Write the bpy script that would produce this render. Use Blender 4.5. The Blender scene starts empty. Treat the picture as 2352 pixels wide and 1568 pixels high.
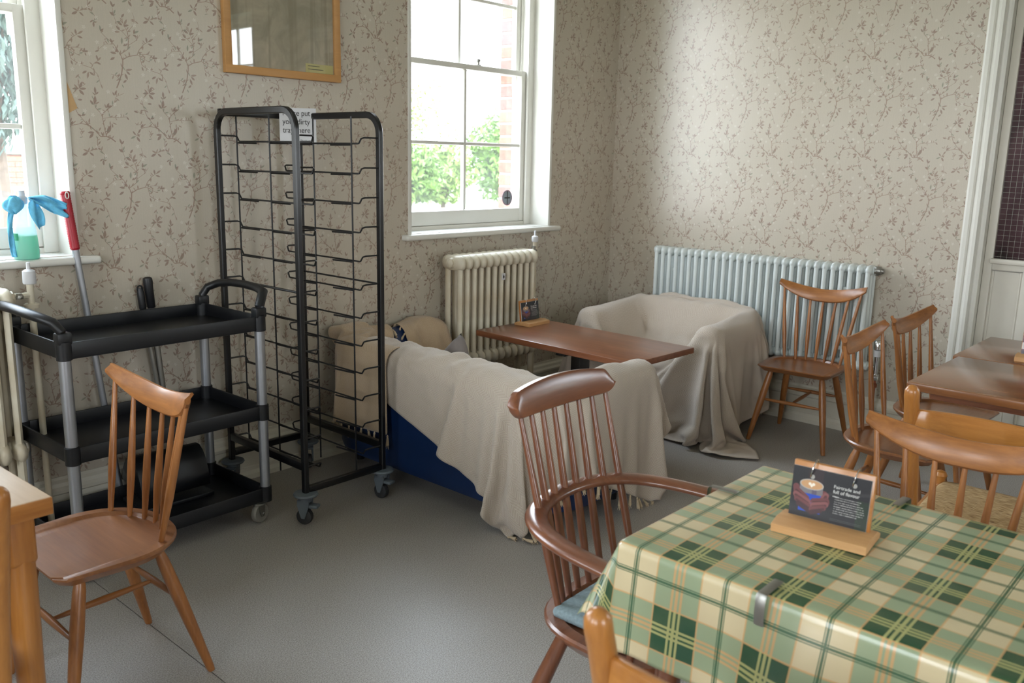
import bpy, bmesh, math, random
import numpy as np
from mathutils import Vector, Matrix
PI = math.pi
rnd = random.Random(7)

# ------------------------------------------------------------------ camera, world, light, exposure
SC = bpy.context.scene
COL = SC.collection
YAW, PITCH, ROLL, FPX, CAMZ = math.radians(48.08), math.radians(11.77), math.radians(1.244), 2008.5, 1.45
cd = bpy.data.cameras.new('camera'); cam = bpy.data.objects.new('camera', cd); COL.objects.link(cam)
fw = Vector((math.sin(YAW)*math.cos(PITCH), math.cos(YAW)*math.cos(PITCH), -math.sin(PITCH)))
rt = Vector((math.cos(YAW), -math.sin(YAW), 0)); up = rt.cross(fw)
r2 = rt*math.cos(ROLL)+up*math.sin(ROLL); u2 = -rt*math.sin(ROLL)+up*math.cos(ROLL)
m = Matrix((r2, u2, -fw)).transposed().to_4x4(); m.translation = Vector((0, 0, CAMZ))
cam.matrix_world = m
cd.sensor_width = 36; cd.lens = FPX/2352*36; cd.clip_start = .05; cd.clip_end = 300
cd.dof.use_dof = True; cd.dof.focus_distance = 3.1; cd.dof.aperture_fstop = 5.0
SC.camera = cam

WORLD = 7.0
w = bpy.data.worlds.new('overcast_sky'); SC.world = w; w.use_nodes = True
nt = w.node_tree; nt.nodes.clear()
out = nt.nodes.new('ShaderNodeOutputWorld'); bg = nt.nodes.new('ShaderNodeBackground')
tc = nt.nodes.new('ShaderNodeTexCoord'); sp = nt.nodes.new('ShaderNodeSeparateXYZ'); cr = nt.nodes.new('ShaderNodeValToRGB')
nt.links.new(tc.outputs['Generated'], sp.inputs[0]); nt.links.new(sp.outputs['Z'], cr.inputs[0])
cr.color_ramp.elements[0].position = 0.0; cr.color_ramp.elements[0].color = (.93, .97, 1, 1)
cr.color_ramp.elements[1].position = .8; cr.color_ramp.elements[1].color = (.70, .84, 1, 1)
nt.links.new(cr.outputs[0], bg.inputs[0]); bg.inputs[1].default_value = WORLD
nt.links.new(bg.outputs[0], out.inputs[0])
w.cycles.sampling_method = 'MANUAL' if hasattr(w.cycles, 'sampling_method') else 'AUTOMATIC'
w.cycles.sample_map_resolution = 256

def portal(name, loc, rot, sx, sy):
    l = bpy.data.lights.new(name, 'AREA'); l.shape = 'RECTANGLE'; l.size = sx; l.size_y = sy; l.energy = 1
    l.cycles.is_portal = True
    o = bpy.data.objects.new(name, l); COL.objects.link(o); o.location = loc; o.rotation_euler = rot
SC.view_settings.view_transform = 'Standard'; SC.view_settings.look = 'None'
SC.view_settings.gamma = 1; SC.view_settings.use_curve_mapping = False
SC.view_settings.exposure = 1.38
SC.cycles.max_bounces = 10; SC.cycles.diffuse_bounces = 5; SC.cycles.glossy_bounces = 4
SC.cycles.transparent_max_bounces = 16; SC.cycles.transmission_bounces = 6
SC.cycles.sample_clamp_indirect = 6; SC.cycles.caustics_reflective = False; SC.cycles.caustics_refractive = False
SC.cycles.use_denoising = True

# ------------------------------------------------------------------ materials
def s2l(c):
    return tuple((x/12.92 if x <= .04045 else ((x+.055)/1.055)**2.4) for x in [v/255 for v in c])
class NT:
    def __init__(s, name):
        s.m = bpy.data.materials.new(name); s.m.use_nodes = True; s.t = s.m.node_tree; s.t.nodes.clear()
        s.o = s.n('ShaderNodeOutputMaterial'); s.b = s.n('ShaderNodeBsdfPrincipled'); s.l(s.b.outputs[0], s.o.inputs[0])
    def n(s, t, **k):
        x = s.t.nodes.new(t)
        for a, b in k.items(): setattr(x, a, b)
        return x
    def l(s, a, b): s.t.links.new(a, b)
    def set(s, **k):
        for a, b in k.items():
            s.b.inputs[{'rough': 'Roughness', 'metal': 'Metallic', 'spec': 'Specular IOR Level', 'coat': 'Coat Weight', 'color': 'Base Color', 'sheen': 'Sheen Weight', 'trans': 'Transmission Weight', 'alpha': 'Alpha', 'crough': 'Coat Roughness', 'sub': 'Subsurface Weight'}[a]].default_value = b if a != 'color' else (*b, 1)
        return s
    def obj(s, scale=(1, 1, 1), rot=(0, 0, 0), loc=(0, 0, 0), kind='Object'):
        t = s.n('ShaderNodeTexCoord'); mp = s.n('ShaderNodeMapping'); s.l(t.outputs[kind], mp.inputs[0])
        mp.inputs['Scale'].default_value = scale; mp.inputs['Rotation'].default_value = rot; mp.inputs['Location'].default_value = loc
        return mp.outputs[0]
    def noise(s, vec, scale=5, detail=3, rough=.5, dist=0):
        x = s.n('ShaderNodeTexNoise'); s.l(vec, x.inputs['Vector'])
        x.inputs['Scale'].default_value = scale; x.inputs['Detail'].default_value = detail; x.inputs['Roughness'].default_value = rough; x.inputs['Distortion'].default_value = dist
        return x.outputs['Fac']
    def ramp(s, fac, *st, interp='LINEAR'):
        x = s.n('ShaderNodeValToRGB'); s.l(fac, x.inputs[0]); e = x.color_ramp.elements; x.color_ramp.interpolation = interp
        while len(e) < len(st): e.new(.5)
        for i, (p, c) in enumerate(st):
            e[i].position = p; e[i].color = (*c, 1) if len(c) == 3 else c
        return x.outputs[0]
    def math(s, op, a, b=None, c=None):
        x = s.n('ShaderNodeMath', operation=op)
        for i, v in enumerate((a, b, c)):
            if v is None: continue
            if isinstance(v, (int, float)): x.inputs[i].default_value = v
            else: s.l(v, x.inputs[i])
        return x.outputs[0]
    def mix(s, f, a, b, mode='MIX'):
        x = s.n('ShaderNodeMix', data_type='RGBA', blend_type=mode)
        for i, v in ((0, f), (6, a), (7, b)):
            if isinstance(v, (int, float)): x.inputs[i].default_value = v
            elif isinstance(v, tuple): x.inputs[i].default_value = (*v, 1)
            else: s.l(v, x.inputs[i])
        return x.outputs[2]
    def col(s, c): s.l(c, s.b.inputs['Base Color']); return s
    def bump(s, h, strength=.3, dist=.01):
        x = s.n('ShaderNodeBump'); s.l(h, x.inputs['Height']); x.inputs['Strength'].default_value = strength; x.inputs['Distance'].default_value = dist
        s.l(x.outputs[0], s.b.inputs['Normal']); return s

def plain(name, c, rough=.5, metal=0, spec=.5, var=.06, vs=12, bump=0, bs=200, **k):
    n = NT(name); n.set(rough=rough, metal=metal, spec=spec, **k); c = s2l(c)
    v = n.obj(); f = n.noise(v, vs, 4, .6)
    lo = tuple(max(0, x*(1-var)) for x in c); hi = tuple(min(1, x*(1+var)) for x in c)
    n.col(n.ramp(f, (.3, lo), (.7, hi)))
    if bump: n.bump(n.noise(v, bs, 2), bump, .002)
    return n.m

def wood(name, dark, light, axis='x', scale=1.0, rough=.38, coat=.25, rings=14):
    n = NT(name); n.set(rough=rough, coat=coat, crough=.2)
    st = {'x': (.5, 7, 7), 'y': (7, .5, 7), 'z': (7, 7, .5)}[axis]; st = tuple(a*scale for a in st)
    v = n.obj(scale=st)
    base = n.noise(v, 1.6, 4, .55, .6); fine = n.noise(v, rings, 5, .7, .3)
    big = n.noise(n.obj(), 2.2, 2)
    f = n.math('ADD', n.math('MULTIPLY', base, .6), n.math('MULTIPLY', fine, .4))
    d, l_ = s2l(dark), s2l(light)
    c = n.ramp(f, (.33, d), (.52, tuple((a+b)/2 for a, b in zip(d, l_))), (.68, l_))
    c = n.mix(n.math('MULTIPLY', big, .25), c, d)
    n.col(c); n.bump(fine, .08, .001)
    return n.m

M = {}
for ax in 'xyz':
    M['beech_'+ax] = wood('honey_beech_'+ax, (120, 72, 34), (184, 120, 62), ax)
    M['oak_'+ax] = wood('dark_varnished_wood_'+ax, (90, 50, 32), (142, 88, 58), ax, rough=.3, coat=.5)
    M['pine_'+ax] = wood('golden_pine_'+ax, (150, 92, 38), (194, 132, 64), ax, rough=.35, coat=.4)
M['seat'] = wood('saddle_seat_wood', (112, 66, 34), (170, 114, 68), 'x', .55, rough=.33, coat=.35)
M['tabletop'] = wood('brown_tabletop', (100, 56, 34), (148, 92, 60), 'y', .8, rough=.28, coat=.3, rings=9)
M['tabletop2'] = wood('chestnut_tabletop', (108, 66, 34), (152, 98, 56), 'y', .8, rough=.22, coat=.5, rings=9)
M['ash'] = wood('pale_ash_laminate', (188, 160, 132), (214, 190, 166), 'y', .8, rough=.3, coat=.3)
M['ashx'] = wood('light_card_block', (176, 130, 82), (210, 164, 112), 'x', 1.5, rough=.5, coat=0)
M['endgrain'] = plain('end_grain', (196, 170, 142), .7, vs=60)
M['frame_wood'] = wood('picture_frame_wood', (176, 128, 74), (204, 154, 96), 'x', .6, rough=.45, coat=.1)
M['white'] = plain('white_gloss_paint', (218, 216, 208), .35, var=.03, vs=4)
M['white2'] = plain('off_white_door_paint', (205, 200, 188), .4, var=.03, vs=3)
M['ceil'] = plain('ceiling_paint', (225, 222, 214), .8, var=.02)
M['blackplastic'] = plain('black_moulded_plastic', (19, 20, 23), .42, var=.1, vs=30, bump=.06, bs=400)
M['blackmetal'] = plain('black_powder_coat', (15, 15, 16), .3, var=.1, vs=20)
M['wire'] = plain('black_coated_wire', (22, 22, 23), .4)
M['alu'] = plain('brushed_aluminium', (172, 175, 180), .38, metal=.85, var=.05, vs=20)
M['chrome'] = plain('chrome', (205, 205, 205), .15, metal=1)
M['steel'] = plain('dull_steel', (150, 148, 142), .35, metal=.9)
M['greyplastic'] = plain('grey_caster_plastic', (96, 104, 110), .5)
M['rubber'] = plain('dark_rubber', (48, 48, 50), .65)
M['palerubber'] = plain('pale_grey_rubber', (128, 124, 116), .6)
M['blue'] = plain('navy_blue_leatherette', (9, 36, 76), .42, var=.08, bump=.12, bs=350)
M['grey'] = plain('grey_cushion', (120, 112, 108), .9)
M['bluegrey'] = plain('blue_grey_wool_pad', (126, 142, 146), .95, var=.18, vs=160)
M['cream'] = plain('cream_radiator_paint', (206, 196, 172), .38, var=.05)
M['radwhite'] = plain('white_radiator_enamel', (214, 220, 218), .3, var=.02)
M['red'] = plain('red_plastic', (164, 22, 40), .4)
M['bluecloth'] = plain('blue_cleaning_cloth', (108, 190, 226), .85, var=.15, vs=60)
M['paper'] = plain('white_paper', (206, 206, 208), .8, var=.01)
M['yellowpaper'] = plain('yellow_paper', (198, 190, 128), .8)
M['ink'] = plain('black_ink', (48, 46, 46), .8)
M['whiteink'] = plain('white_ink', (214, 212, 208), .7)
M['copper'] = plain('copper_pipe', (150, 90, 66), .4, metal=.8)
M['soil'] = plain('lawn', (98, 112, 74), .95, var=.3, vs=3)
M['path'] = plain('pale_gravel', (190, 184, 172), .95, var=.1)
M['mortar'] = plain('mortar', (196, 190, 178), .95)
M['bark'] = plain('bark', (86, 74, 62), .9, var=.2, vs=20)
M['leaf'] = plain('green_leaves', (84, 116, 40), .6, var=.3, vs=1.5)
M['leaf2'] = plain('light_green_leaves', (112, 138, 62), .6, var=.3, vs=1.5)
M['conifer'] = plain('blue_green_needles', (70, 88, 80), .7, var=.3, vs=2)
M['slate'] = plain('slate', (110, 108, 106), .7)
M['whitebrick'] = plain('whitewashed_brick', (208, 206, 200), .9, var=.08, vs=8)
for i, c in enumerate([(128, 82, 68), (142, 92, 74), (112, 76, 68), (98, 78, 76)]):
    M['brick%d' % i] = plain('red_brick_%s' % 'abcd'[i], c, .9, var=.2, vs=25, bump=.3, bs=120)

def cream_chipped():
    n = NT('old_cream_paint_chipped'); n.set(rough=.4)
    v = n.obj(scale=(1, 1, 1)); f = n.noise(v, 28, 5, .6); g = n.noise(v, 6, 3)
    a = n.ramp(g, (.3, s2l((188, 172, 144))), (.65, s2l((208, 200, 180))))
    chips = n.ramp(f, (.27, (1, 1, 1)), (.30, (0, 0, 0)))
    n.col(n.mix(chips, a, s2l((66, 52, 40)))); n.bump(f, .25, .004); return n.m
M['oldcream'] = cream_chipped()
def skirt_mat():
    n = NT('worn_white_skirting_paint'); n.set(rough=.4)
    v = n.obj(scale=(1, 1, 2.5)); f = n.noise(v, 30, 4, .7)
    chips = n.ramp(f, (.235, (1, 1, 1)), (.26, (0, 0, 0)))
    n.col(n.mix(chips, s2l((206, 200, 184)), s2l((60, 48, 40)))); return n.m
M['skirt'] = skirt_mat()

def glass_mat(name, refl=1.0, tint=(1, 1, 1), haze=0):
    n = NT(name); n.t.nodes.remove(n.b)
    tr = n.n('ShaderNodeBsdfTransparent'); gl = n.n('ShaderNodeBsdfGlossy'); mx = n.n('ShaderNodeMixShader'); fr = n.n('ShaderNodeFresnel')
    tr.inputs[0].default_value = (*tint, 1); gl.inputs['Roughness'].default_value = .02; ge = n.n('ShaderNodeNewGeometry'); n.l(n.math('ADD', n.math('MULTIPLY', ge.outputs['Backfacing'], 1/1.45-1.45), 1.45), fr.inputs['IOR'])
    n.l(n.math('MULTIPLY', fr.outputs[0], refl), mx.inputs[0]); n.l(gl.outputs[0], mx.inputs[2]); n.l(mx.outputs[0], n.o.inputs[0])
    if haze:
        tl = n.n('ShaderNodeBsdfTranslucent'); m2 = n.n('ShaderNodeMixShader'); f = n.noise(n.obj(), 3, 3); n.l(n.math('MULTIPLY', f, haze*2), m2.inputs[0]); n.l(tr.outputs[0], m2.inputs[1]); n.l(tl.outputs[0], m2.inputs[2]); n.l(m2.outputs[0], mx.inputs[1])  # pale translucent haze mixed into the panes to whiten the view outside
    else: n.l(tr.outputs[0], mx.inputs[1])
    return n.m
M['glass'] = glass_mat('window_glass', haze=.02)
M['pglass'] = glass_mat('picture_glass', 1.6)

def floor_mat():
    n = NT('grey_speckled_vinyl'); n.set(rough=.42, spec=.5)
    v = n.obj(); f = n.noise(v, 260, 2, .6); g = n.noise(v, 1.3, 3, .5)
    a = n.ramp(f, (.36, s2l((130, 124, 118))), (.5, s2l((158, 152, 145))), (.66, s2l((178, 173, 167))))
    n.col(n.mix(n.ramp(g, (.4, (0, 0, 0)), (.7, (.16, .16, .16))), a, s2l((118, 106, 94))))
    n.l(n.ramp(g, (.3, (.36,)*3), (.7, (.5,)*3)), n.b.inputs['Roughness'])
    n.bump(f, .08, .001); return n.m
M['floor'] = floor_mat()

# ---- wallpaper: flowering branches drawn stroke by stroke into a repeating tile
def draw_wallpaper():
    W, H = 416, 788; TW, TH = .264, .50; k = 17.55        # tile in pixels, metres; k = sketch units per cm
    bgc = np.array(s2l((186, 177, 161))); img = np.empty((H, W, 3)); img[:] = bgc
    r = np.random.RandomState(5)
    streak = r.rand(W).reshape(1, W, 1); grain = r.rand(H, W, 1)
    weave = np.repeat(r.rand(H//8+1, W, 1), 8, axis=0)[:H]
    img *= 1+(streak-.5)*.05+(grain-.5)*.05+(weave-.5)*.07
    px = W/(TW*100)                                        # pixels per cm
    def tocm(x, y): return ((x-750)/k, (830-y)/18.1)
    brown = np.array(s2l((142, 114, 98))); brown2 = np.array(s2l((130, 100, 86))); white = np.array(s2l((214, 210, 200))); green = np.array(s2l((122, 124, 104)))
    yy, xx = np.mgrid[0:H, 0:W]
    def stamp(cx, cy, R, fn, colr, a=1.0):
        R = int(R)+2; ix = np.arange(int(cx)-R, int(cx)+R+1); iy = np.arange(int(cy)-R, int(cy)+R+1)
        X, Y = np.meshgrid(ix, iy); cov = np.clip(fn(X-cx, Y-cy), 0, 1)*a
        sub = img[np.ix_(iy % H, ix % W)]; img[np.ix_(iy % H, ix % W)] = sub*(1-cov[..., None])+colr*cov[..., None]
    def stroke(pts, w0, w1, colr, a=.85):
        P = [tocm(*p) for p in pts]; n = len(P)-1
        # densify with slight wobble, then stamp discs
        Q = []
        for i in range(n):
            for t in np.linspace(0, 1, 7, endpoint=False): Q.append((P[i][0]*(1-t)+P[i+1][0]*t, P[i][1]*(1-t)+P[i+1][1]*t))
        Q.append(P[-1]); Q = np.array(Q); Q[1:-1] = (Q[:-2]+Q[1:-1]*2+Q[2:])/4
        L = len(Q)
        for i in range(L-1):
            ax, ay = Q[i]*px; bx, by = Q[i+1]*px; wd = (w0+(w1-w0)*i/L)*px/2*1.7+.35
            mx, my = (ax+bx)/2, (ay+by)/2; dx, dy = bx-ax, by-ay; LL = dx*dx+dy*dy+1e-9
            def f(X, Y, mx=mx, my=my):
                t = np.clip(((X+mx-ax)*dx+(Y+my-ay)*dy)/LL, 0, 1); return wd+.5-np.hypot(X+mx-ax-t*dx, Y+my-ay-t*dy)
            stamp(mx, my, math.sqrt(LL)/2+wd+1, f, colr, a)
    def leaf(x, y, ang, ln, wd=.32, colr=brown, a=.85):
        cx, cy = tocm(x, y); ln = ln/k; c, s_ = math.cos(ang), math.sin(ang)
        mx, my = (cx+c*ln/2)*px, (cy+s_*ln/2)*px; hl = ln*px/2
        def f(X, Y):
            u = X*c+Y*s_; v = -X*s_+Y*c; q = np.clip(1-(u/hl)**2, 0, 1); return (hl*wd*q-np.abs(v)+.4)*(np.abs(u) < hl)
        stamp(mx, my, hl+1, f, colr, a)
    def flower(x, y, rr=19):
        for q in range(5):
            leaf(x, y, q*1.257+x, rr*.8, .4, white, .6)
        cx, cy = tocm(x, y); stamp(cx*px, cy*px, 2, lambda X, Y: 1.6-np.hypot(X, Y), brown, .8)
    B = brown
    T = [([(700, 1025), (722, 975), (738, 930), (750, 870), (752, 835)], .24, .2), ([(752, 835), (790, 812), (852, 795)], .17, .13), ([(852, 795), (868, 760), (900, 722), (948, 690)], .12, .06),
         ([(855, 795), (888, 812), (925, 832)], .08, .06), ([(868, 790), (915, 785), (962, 790)], .08, .05), ([(870, 800), (880, 860), (925, 888), (1005, 908), (1045, 950), (1058, 1015)], .11, .05),
         ([(752, 835), (738, 802), (700, 740), (650, 702), (618, 670)], .14, .05), ([(740, 800), (790, 765), (800, 700), (795, 650), (770, 600), (765, 560)], .12, .05), ([(797, 690), (765, 655), (742, 640), (712, 560), (705, 500)], .08, .05),
         ([(795, 650), (830, 610), (850, 570), (838, 520)], .07, .04), ([(700, 740), (640, 745), (590, 790)], .06, .04), ([(725, 975), (700, 945), (668, 938)], .08, .05), ([(800, 735), (850, 700), (880, 660)], .06, .04),
         ([(1005, 908), (1020, 880), (1050, 858)], .05, .04)]
    T2 = [([(665, 482), (640, 462), (605, 448), (570, 452), (545, 420), (500, 378), (450, 370), (385, 386), (345, 440)], .22, .06), ([(608, 446), (600, 400), (592, 335), (590, 305), (550, 262), (540, 215), (556, 170)], .16, .05),
          ([(595, 330), (640, 320), (700, 318), (755, 312)], .07, .05), ([(545, 418), (482, 368), (430, 300), (410, 240), (400, 190), (440, 150), (500, 108)], .13, .05), ([(590, 305), (620, 275), (670, 235), (690, 180), (745, 155)], .08, .04),
          ([(550, 455), (546, 500), (555, 530), (590, 575), (575, 620)], .1, .04), ([(550, 520), (510, 545), (468, 560)], .06, .04), ([(460, 400), (440, 430), (455, 460)], .05, .04), ([(410, 290), (385, 285), (360, 262)], .05, .04),
          ([(455, 140), (450, 90), (460, 50)], .05, .04), ([(610, 440), (628, 400), (640, 375)], .07, .05), ([(410, 380), (380, 360), (350, 365)], .05, .03)]
    for pts, a, b in T+T2: stroke(pts, a, b, B)
    LV = [(752, 735, 1.5, 45), (760, 745, .5, 40), (725, 790, 2.4, 48), (720, 795, 1.8, 40), (712, 800, 3.0, 42), (700, 825, 3.7, 38), (765, 905, .2, 48), (760, 925, -1.2, 45), (770, 910, -.7, 35),
          (835, 655, .5, 45), (838, 660, 1.4, 35), (830, 665, -.3, 30), (775, 610, 1.1, 48), (770, 615, .3, 40), (765, 610, 2.6, 42), (745, 655, 3.2, 40), (742, 645, 2.2, 35), (715, 555, 2.5, 38), (712, 545, 1.2, 34), (708, 500, 1.9, 40), (705, 500, .9, 30),
          (935, 700, .6, 42), (930, 712, -.3, 36), (925, 705, 1.7, 34), (965, 815, 2.2, 30), (962, 812, 1.2, 30), (963, 808, .2, 32), (960, 815, 3.4, 28), (970, 812, -1.2, 24), (925, 832, 0, 16), (985, 935, -1.8, 45), (990, 935, -.6, 38), (975, 930, -2.6, 36),
          (1045, 862, .8, 40), (1050, 855, 1.8, 34), (1040, 868, -.4, 32), (620, 670, 1.7, 42), (615, 665, .7, 28), (690, 735, 2.0, 34), (680, 730, .6, 30), (600, 790, 3.5, 30), (760, 560, .9, 34), (1060, 1010, -1.3, 30), (880, 870, -1.3, 30), (745, 990, .7, 32), (735, 1000, -1.1, 26),
          (530, 425, 3.2, 42), (525, 430, 4.0, 45), (560, 415, 1.0, 30), (575, 420, -1.2, 28), (615, 430, 1.1, 62), (500, 370, 1.4, 38), (380, 390, 4.2, 34), (382, 385, 1.0, 34), (345, 440, 3.6, 42), (345, 435, 2.2, 34), (350, 445, -1.0, 40), (350, 440, .4, 30),
          (545, 240, 1.4, 55), (540, 245, 2.2, 38), (548, 238, .5, 34), (556, 170, 1.6, 45), (555, 175, .7, 28), (556, 178, 2.5, 26), (620, 260, 1.0, 40), (625, 255, .3, 38), (618, 262, 1.8, 30), (682, 170, 1.1, 36), (680, 175, 2.0, 26), (655, 355, -.4, 30), (650, 360, -1.4, 30), (752, 312, -.9, 26), (745, 300, .8, 24),
          (455, 145, .1, 45), (452, 150, -.8, 45), (450, 148, 2.3, 40), (448, 142, 3.3, 38), (456, 140, 1.1, 45), (378, 180, 3.4, 30), (380, 178, 2.3, 28), (372, 280, 2.8, 32), (462, 320, 1.2, 32), (458, 322, 2.7, 30), (455, 318, .3, 30),
          (545, 500, -1.3, 45), (550, 505, .9, 28), (480, 560, 3.6, 42), (485, 555, 2.7, 38), (490, 558, -.7, 36), (575, 610, -1.5, 34), (570, 600, -.5, 28), (575, 600, 3.8, 28), (440, 215, 0, 30)]
    for i, (x, y, a, ln) in enumerate(LV): leaf(x, y, a, ln*1.0, .29+.05*(i % 3), (brown2 if i % 3 else brown) if i % 9 else green, .8)
    for pts, a_, b_ in T+T2:
        for i in range(len(pts)-1):
            for q in range(2):
                t_ = r.rand(); x = pts[i][0]*(1-t_)+pts[i+1][0]*t_; y = pts[i][1]*(1-t_)+pts[i+1][1]*t_; an = r.rand()*2.4+.2+(PI if r.rand() < .25 else 0)
                leaf(x, y, an, 18+r.rand()*16, .28, brown if r.rand() < .8 else green, .75)
    for x, y in [(705, 650), (975, 650), (1000, 818), (590, 738), (932, 888), (885, 925), (640, 770), (845, 600), (780, 720), (700, 770), (400, 183), (678, 232), (590, 290), (700, 305), (545, 520), (595, 580), (480, 285), (530, 310), (640, 150), (430, 190), (815, 510), (1150, 620)]: flower(x, y)
    im = bpy.data.images.new('wallpaper_tile', W, H, alpha=False, float_buffer=False)
    out_ = np.ones((H, W, 4), dtype=np.float32); c = np.clip(img, 0, 1)
    out_[..., :3] = np.where(c <= .0031308, c*12.92, 1.055*np.power(c, 1/2.4)-.055)
    im.pixels.foreach_set(out_.ravel()); im.update(); im.pack()
    return im
WPI = draw_wallpaper()
def wallpaper(name, axis, off):
    n = NT(name); n.set(rough=.36, spec=1.0)
    t = n.n('ShaderNodeTexCoord'); sx = n.n('ShaderNodeSeparateXYZ'); n.l(t.outputs['Object'], sx.inputs[0])
    a = sx.outputs['X'] if axis == 'x' else sx.outputs['Y']
    sg = 1 if axis == 'x' else -1
    u = n.math('MULTIPLY', n.math('ADD', a, -off), sg/.264); v = n.math('MULTIPLY', n.math('ADD', sx.outputs['Z'], -1.791), 1/.50)
    cb = n.n('ShaderNodeCombineXYZ'); n.l(u, cb.inputs[0]); n.l(v, cb.inputs[1])
    im = n.n('ShaderNodeTexImage'); im.image = WPI; im.extension = 'REPEAT'; n.l(cb.outputs[0], im.inputs[0])
    g = n.noise(n.obj(), 1.1, 3)
    n.col(n.mix(n.ramp(g, (.4, (0, 0, 0)), (.75, (.22,)*3)), im.outputs[0], s2l((168, 148, 122))))
    st = n.noise(n.obj(scale=(260, 260, 5) if axis == 'x' else (260, 260, 5)), 1, 2)
    n.bump(st, .12, .001); return n.m
M['wp_back'] = wallpaper('wallpaper_back', 'x', 1.572)
M['wp_right'] = wallpaper('wallpaper_right', 'y', 2.51)
M['wp_left'] = wallpaper('wallpaper_left', 'y', 0)
M['wp_front'] = wallpaper('wallpaper_front', 'x', 0)

def uvnode(n):
    t = n.n('ShaderNodeTexCoord'); s_ = n.n('ShaderNodeSeparateXYZ'); n.l(t.outputs['UV'], s_.inputs[0]); return s_.outputs['X'], s_.outputs['Y'], t.outputs['UV']
def blanket_mat(name, a=(208, 196, 182), b=(158, 142, 126)):
    n = NT(name); n.set(rough=.95, spec=.15, sheen=.25)
    u, v, uv = uvnode(n)
    # herringbone: chevrons 5.4 cm wide, fine diagonal rib
    tri = n.math('PINGPONG', u, .027)
    rib = n.math('SINE', n.math('MULTIPLY', n.math('ADD', tri, v), 2*PI/.0058))
    f = n.math('ADD', n.math('MULTIPLY', rib, .5), .5)
    no = n.noise(uv, 40, 3)
    c = n.ramp(f, (.25, s2l(b)), (.75, s2l(a)))
    c = n.mix(n.math('MULTIPLY', no, .35), c, s2l(((a[0]+b[0])//2, (a[1]+b[1])//2, (a[2]+b[2])//2)))
    n.col(c); n.bump(f, .35, .0015); return n.m
M['blanket'] = blanket_mat('beige_herringbone_wool')
M['blanket2'] = blanket_mat('tan_herringbone_wool', (200, 178, 150), (154, 130, 104))
M['fringe'] = plain('cream_fringe', (186, 166, 138), .95, var=.12, vs=90)

def plaid_mat():
    n = NT('green_plaid_oilcloth'); n.set(rough=.32, coat=.35, crough=.15)
    u, v, uv = uvnode(n)
    P = .1815
    def band(x, off):
        p = n.math('FRACT', n.math('ADD', n.math('MULTIPLY', x, 1/P), off))      # dark line at 0; cream band round 0, green band round .5
        d = n.math('ABSOLUTE', n.math('SUBTRACT', p, .5))                          # 0 at the green centre, .5 at the line
        G = n.math('LESS_THAN', d, .25)
        edge = n.math('LESS_THAN', n.math('ABSOLUTE', n.math('SUBTRACT', d, .25)), .009)
        dl = n.math('SUBTRACT', .5, d)
        line = n.math('ADD', n.math('LESS_THAN', dl, .012), n.math('MULTIPLY', n.math('GREATER_THAN', dl, .02), n.math('LESS_THAN', dl, .03)))
        st = n.math('MAXIMUM', n.math('LESS_THAN', d, .016), n.math('MULTIPLY', n.math('GREATER_THAN', d, .038), n.math('LESS_THAN', d, .064)))
        return G, edge, line, st
    Gu, eu, lu, su = band(u, 0); Gv, ev, lv, sv = band(v, 0)
    cream, green, sage = s2l((200, 183, 146)), s2l((32, 72, 46)), s2l((142, 154, 122))
    dark, orange, yel = s2l((44, 84, 56)), s2l((198, 152, 100)), s2l((176, 172, 112))
    both = n.math('MULTIPLY', Gu, Gv); nei = n.math('MULTIPLY', n.math('SUBTRACT', 1, Gu), n.math('SUBTRACT', 1, Gv))
    no = n.noise(uv, 9, 3)
    c = n.mix(nei, sage, cream); c = n.mix(both, c, green)
    c = n.mix(n.math('MULTIPLY', n.ramp(no, (.45, (0,)*3), (.7, (1,)*3)), .15), c, s2l((150, 140, 100)))
    e = n.math('MAXIMUM', eu, ev); c = n.mix(n.math('MULTIPLY', e, .75), c, orange)
    s_ = n.math('MAXIMUM', n.math('MULTIPLY', su, 1), n.math('MULTIPLY', sv, 1))
    sc = n.mix(both, orange, yel)
    crm = n.math('MULTIPLY', s_, n.math('SUBTRACT', 1, n.math('MULTIPLY', nei, 1))); c = n.mix(n.math('MULTIPLY', crm, .8), c, sc)
    c = n.mix(n.math('MULTIPLY', n.math('MINIMUM', n.math('MAXIMUM', lu, lv), 1), .9), c, dark)
    n.col(c); return n.m
M['plaid'] = plaid_mat()
def rush_mat():
    n = NT('woven_rush'); n.set(rough=.85)
    v = n.obj(scale=(1, 1, 1)); f = n.noise(n.obj(scale=(40, 260, 60)), 1, 3)
    c = n.ramp(f, (.3, s2l((128, 96, 58))), (.5, s2l((178, 146, 100))), (.7, s2l((206, 180, 136)))); n.col(c); n.bump(f, .5, .003); return n.m
M['rush'] = rush_mat()
def print_mat():
    n = NT('grey_brown_botanical_print'); n.set(rough=.7)
    a = n.noise(n.obj(scale=(1, 1, 1)), 7, 5, .6, 1.5); b = n.noise(n.obj(scale=(300, 1, 20)), 1, 2); s_ = n.noise(n.obj(scale=(26, 1, .6)), 1, 2)
    c = n.ramp(a, (.3, s2l((148, 142, 122))), (.5, s2l((172, 162, 140))), (.7, s2l((190, 178, 156))))
    c = n.mix(n.ramp(s_, (.52, (0,)*3), (.6, (.5,)*3)), c, s2l((126, 120, 98))); c = n.mix(n.math('MULTIPLY', b, .3), c, s2l((164, 154, 136)))
    n.col(c); return n.m
M['print'] = print_mat()
def dark_glass():
    n = NT('dark_wired_glass'); n.set(rough=.12, spec=.5)
    f = n.noise(n.obj(scale=(1, 1.5, 1)), 3.2, 3, .5, .4)
    c = n.ramp(f, (.3, s2l((34, 28, 30))), (.5, s2l((66, 44, 50))), (.72, s2l((88, 62, 68)))); n.col(c)
    return n.m
M['darkglass'] = dark_glass()
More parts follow.
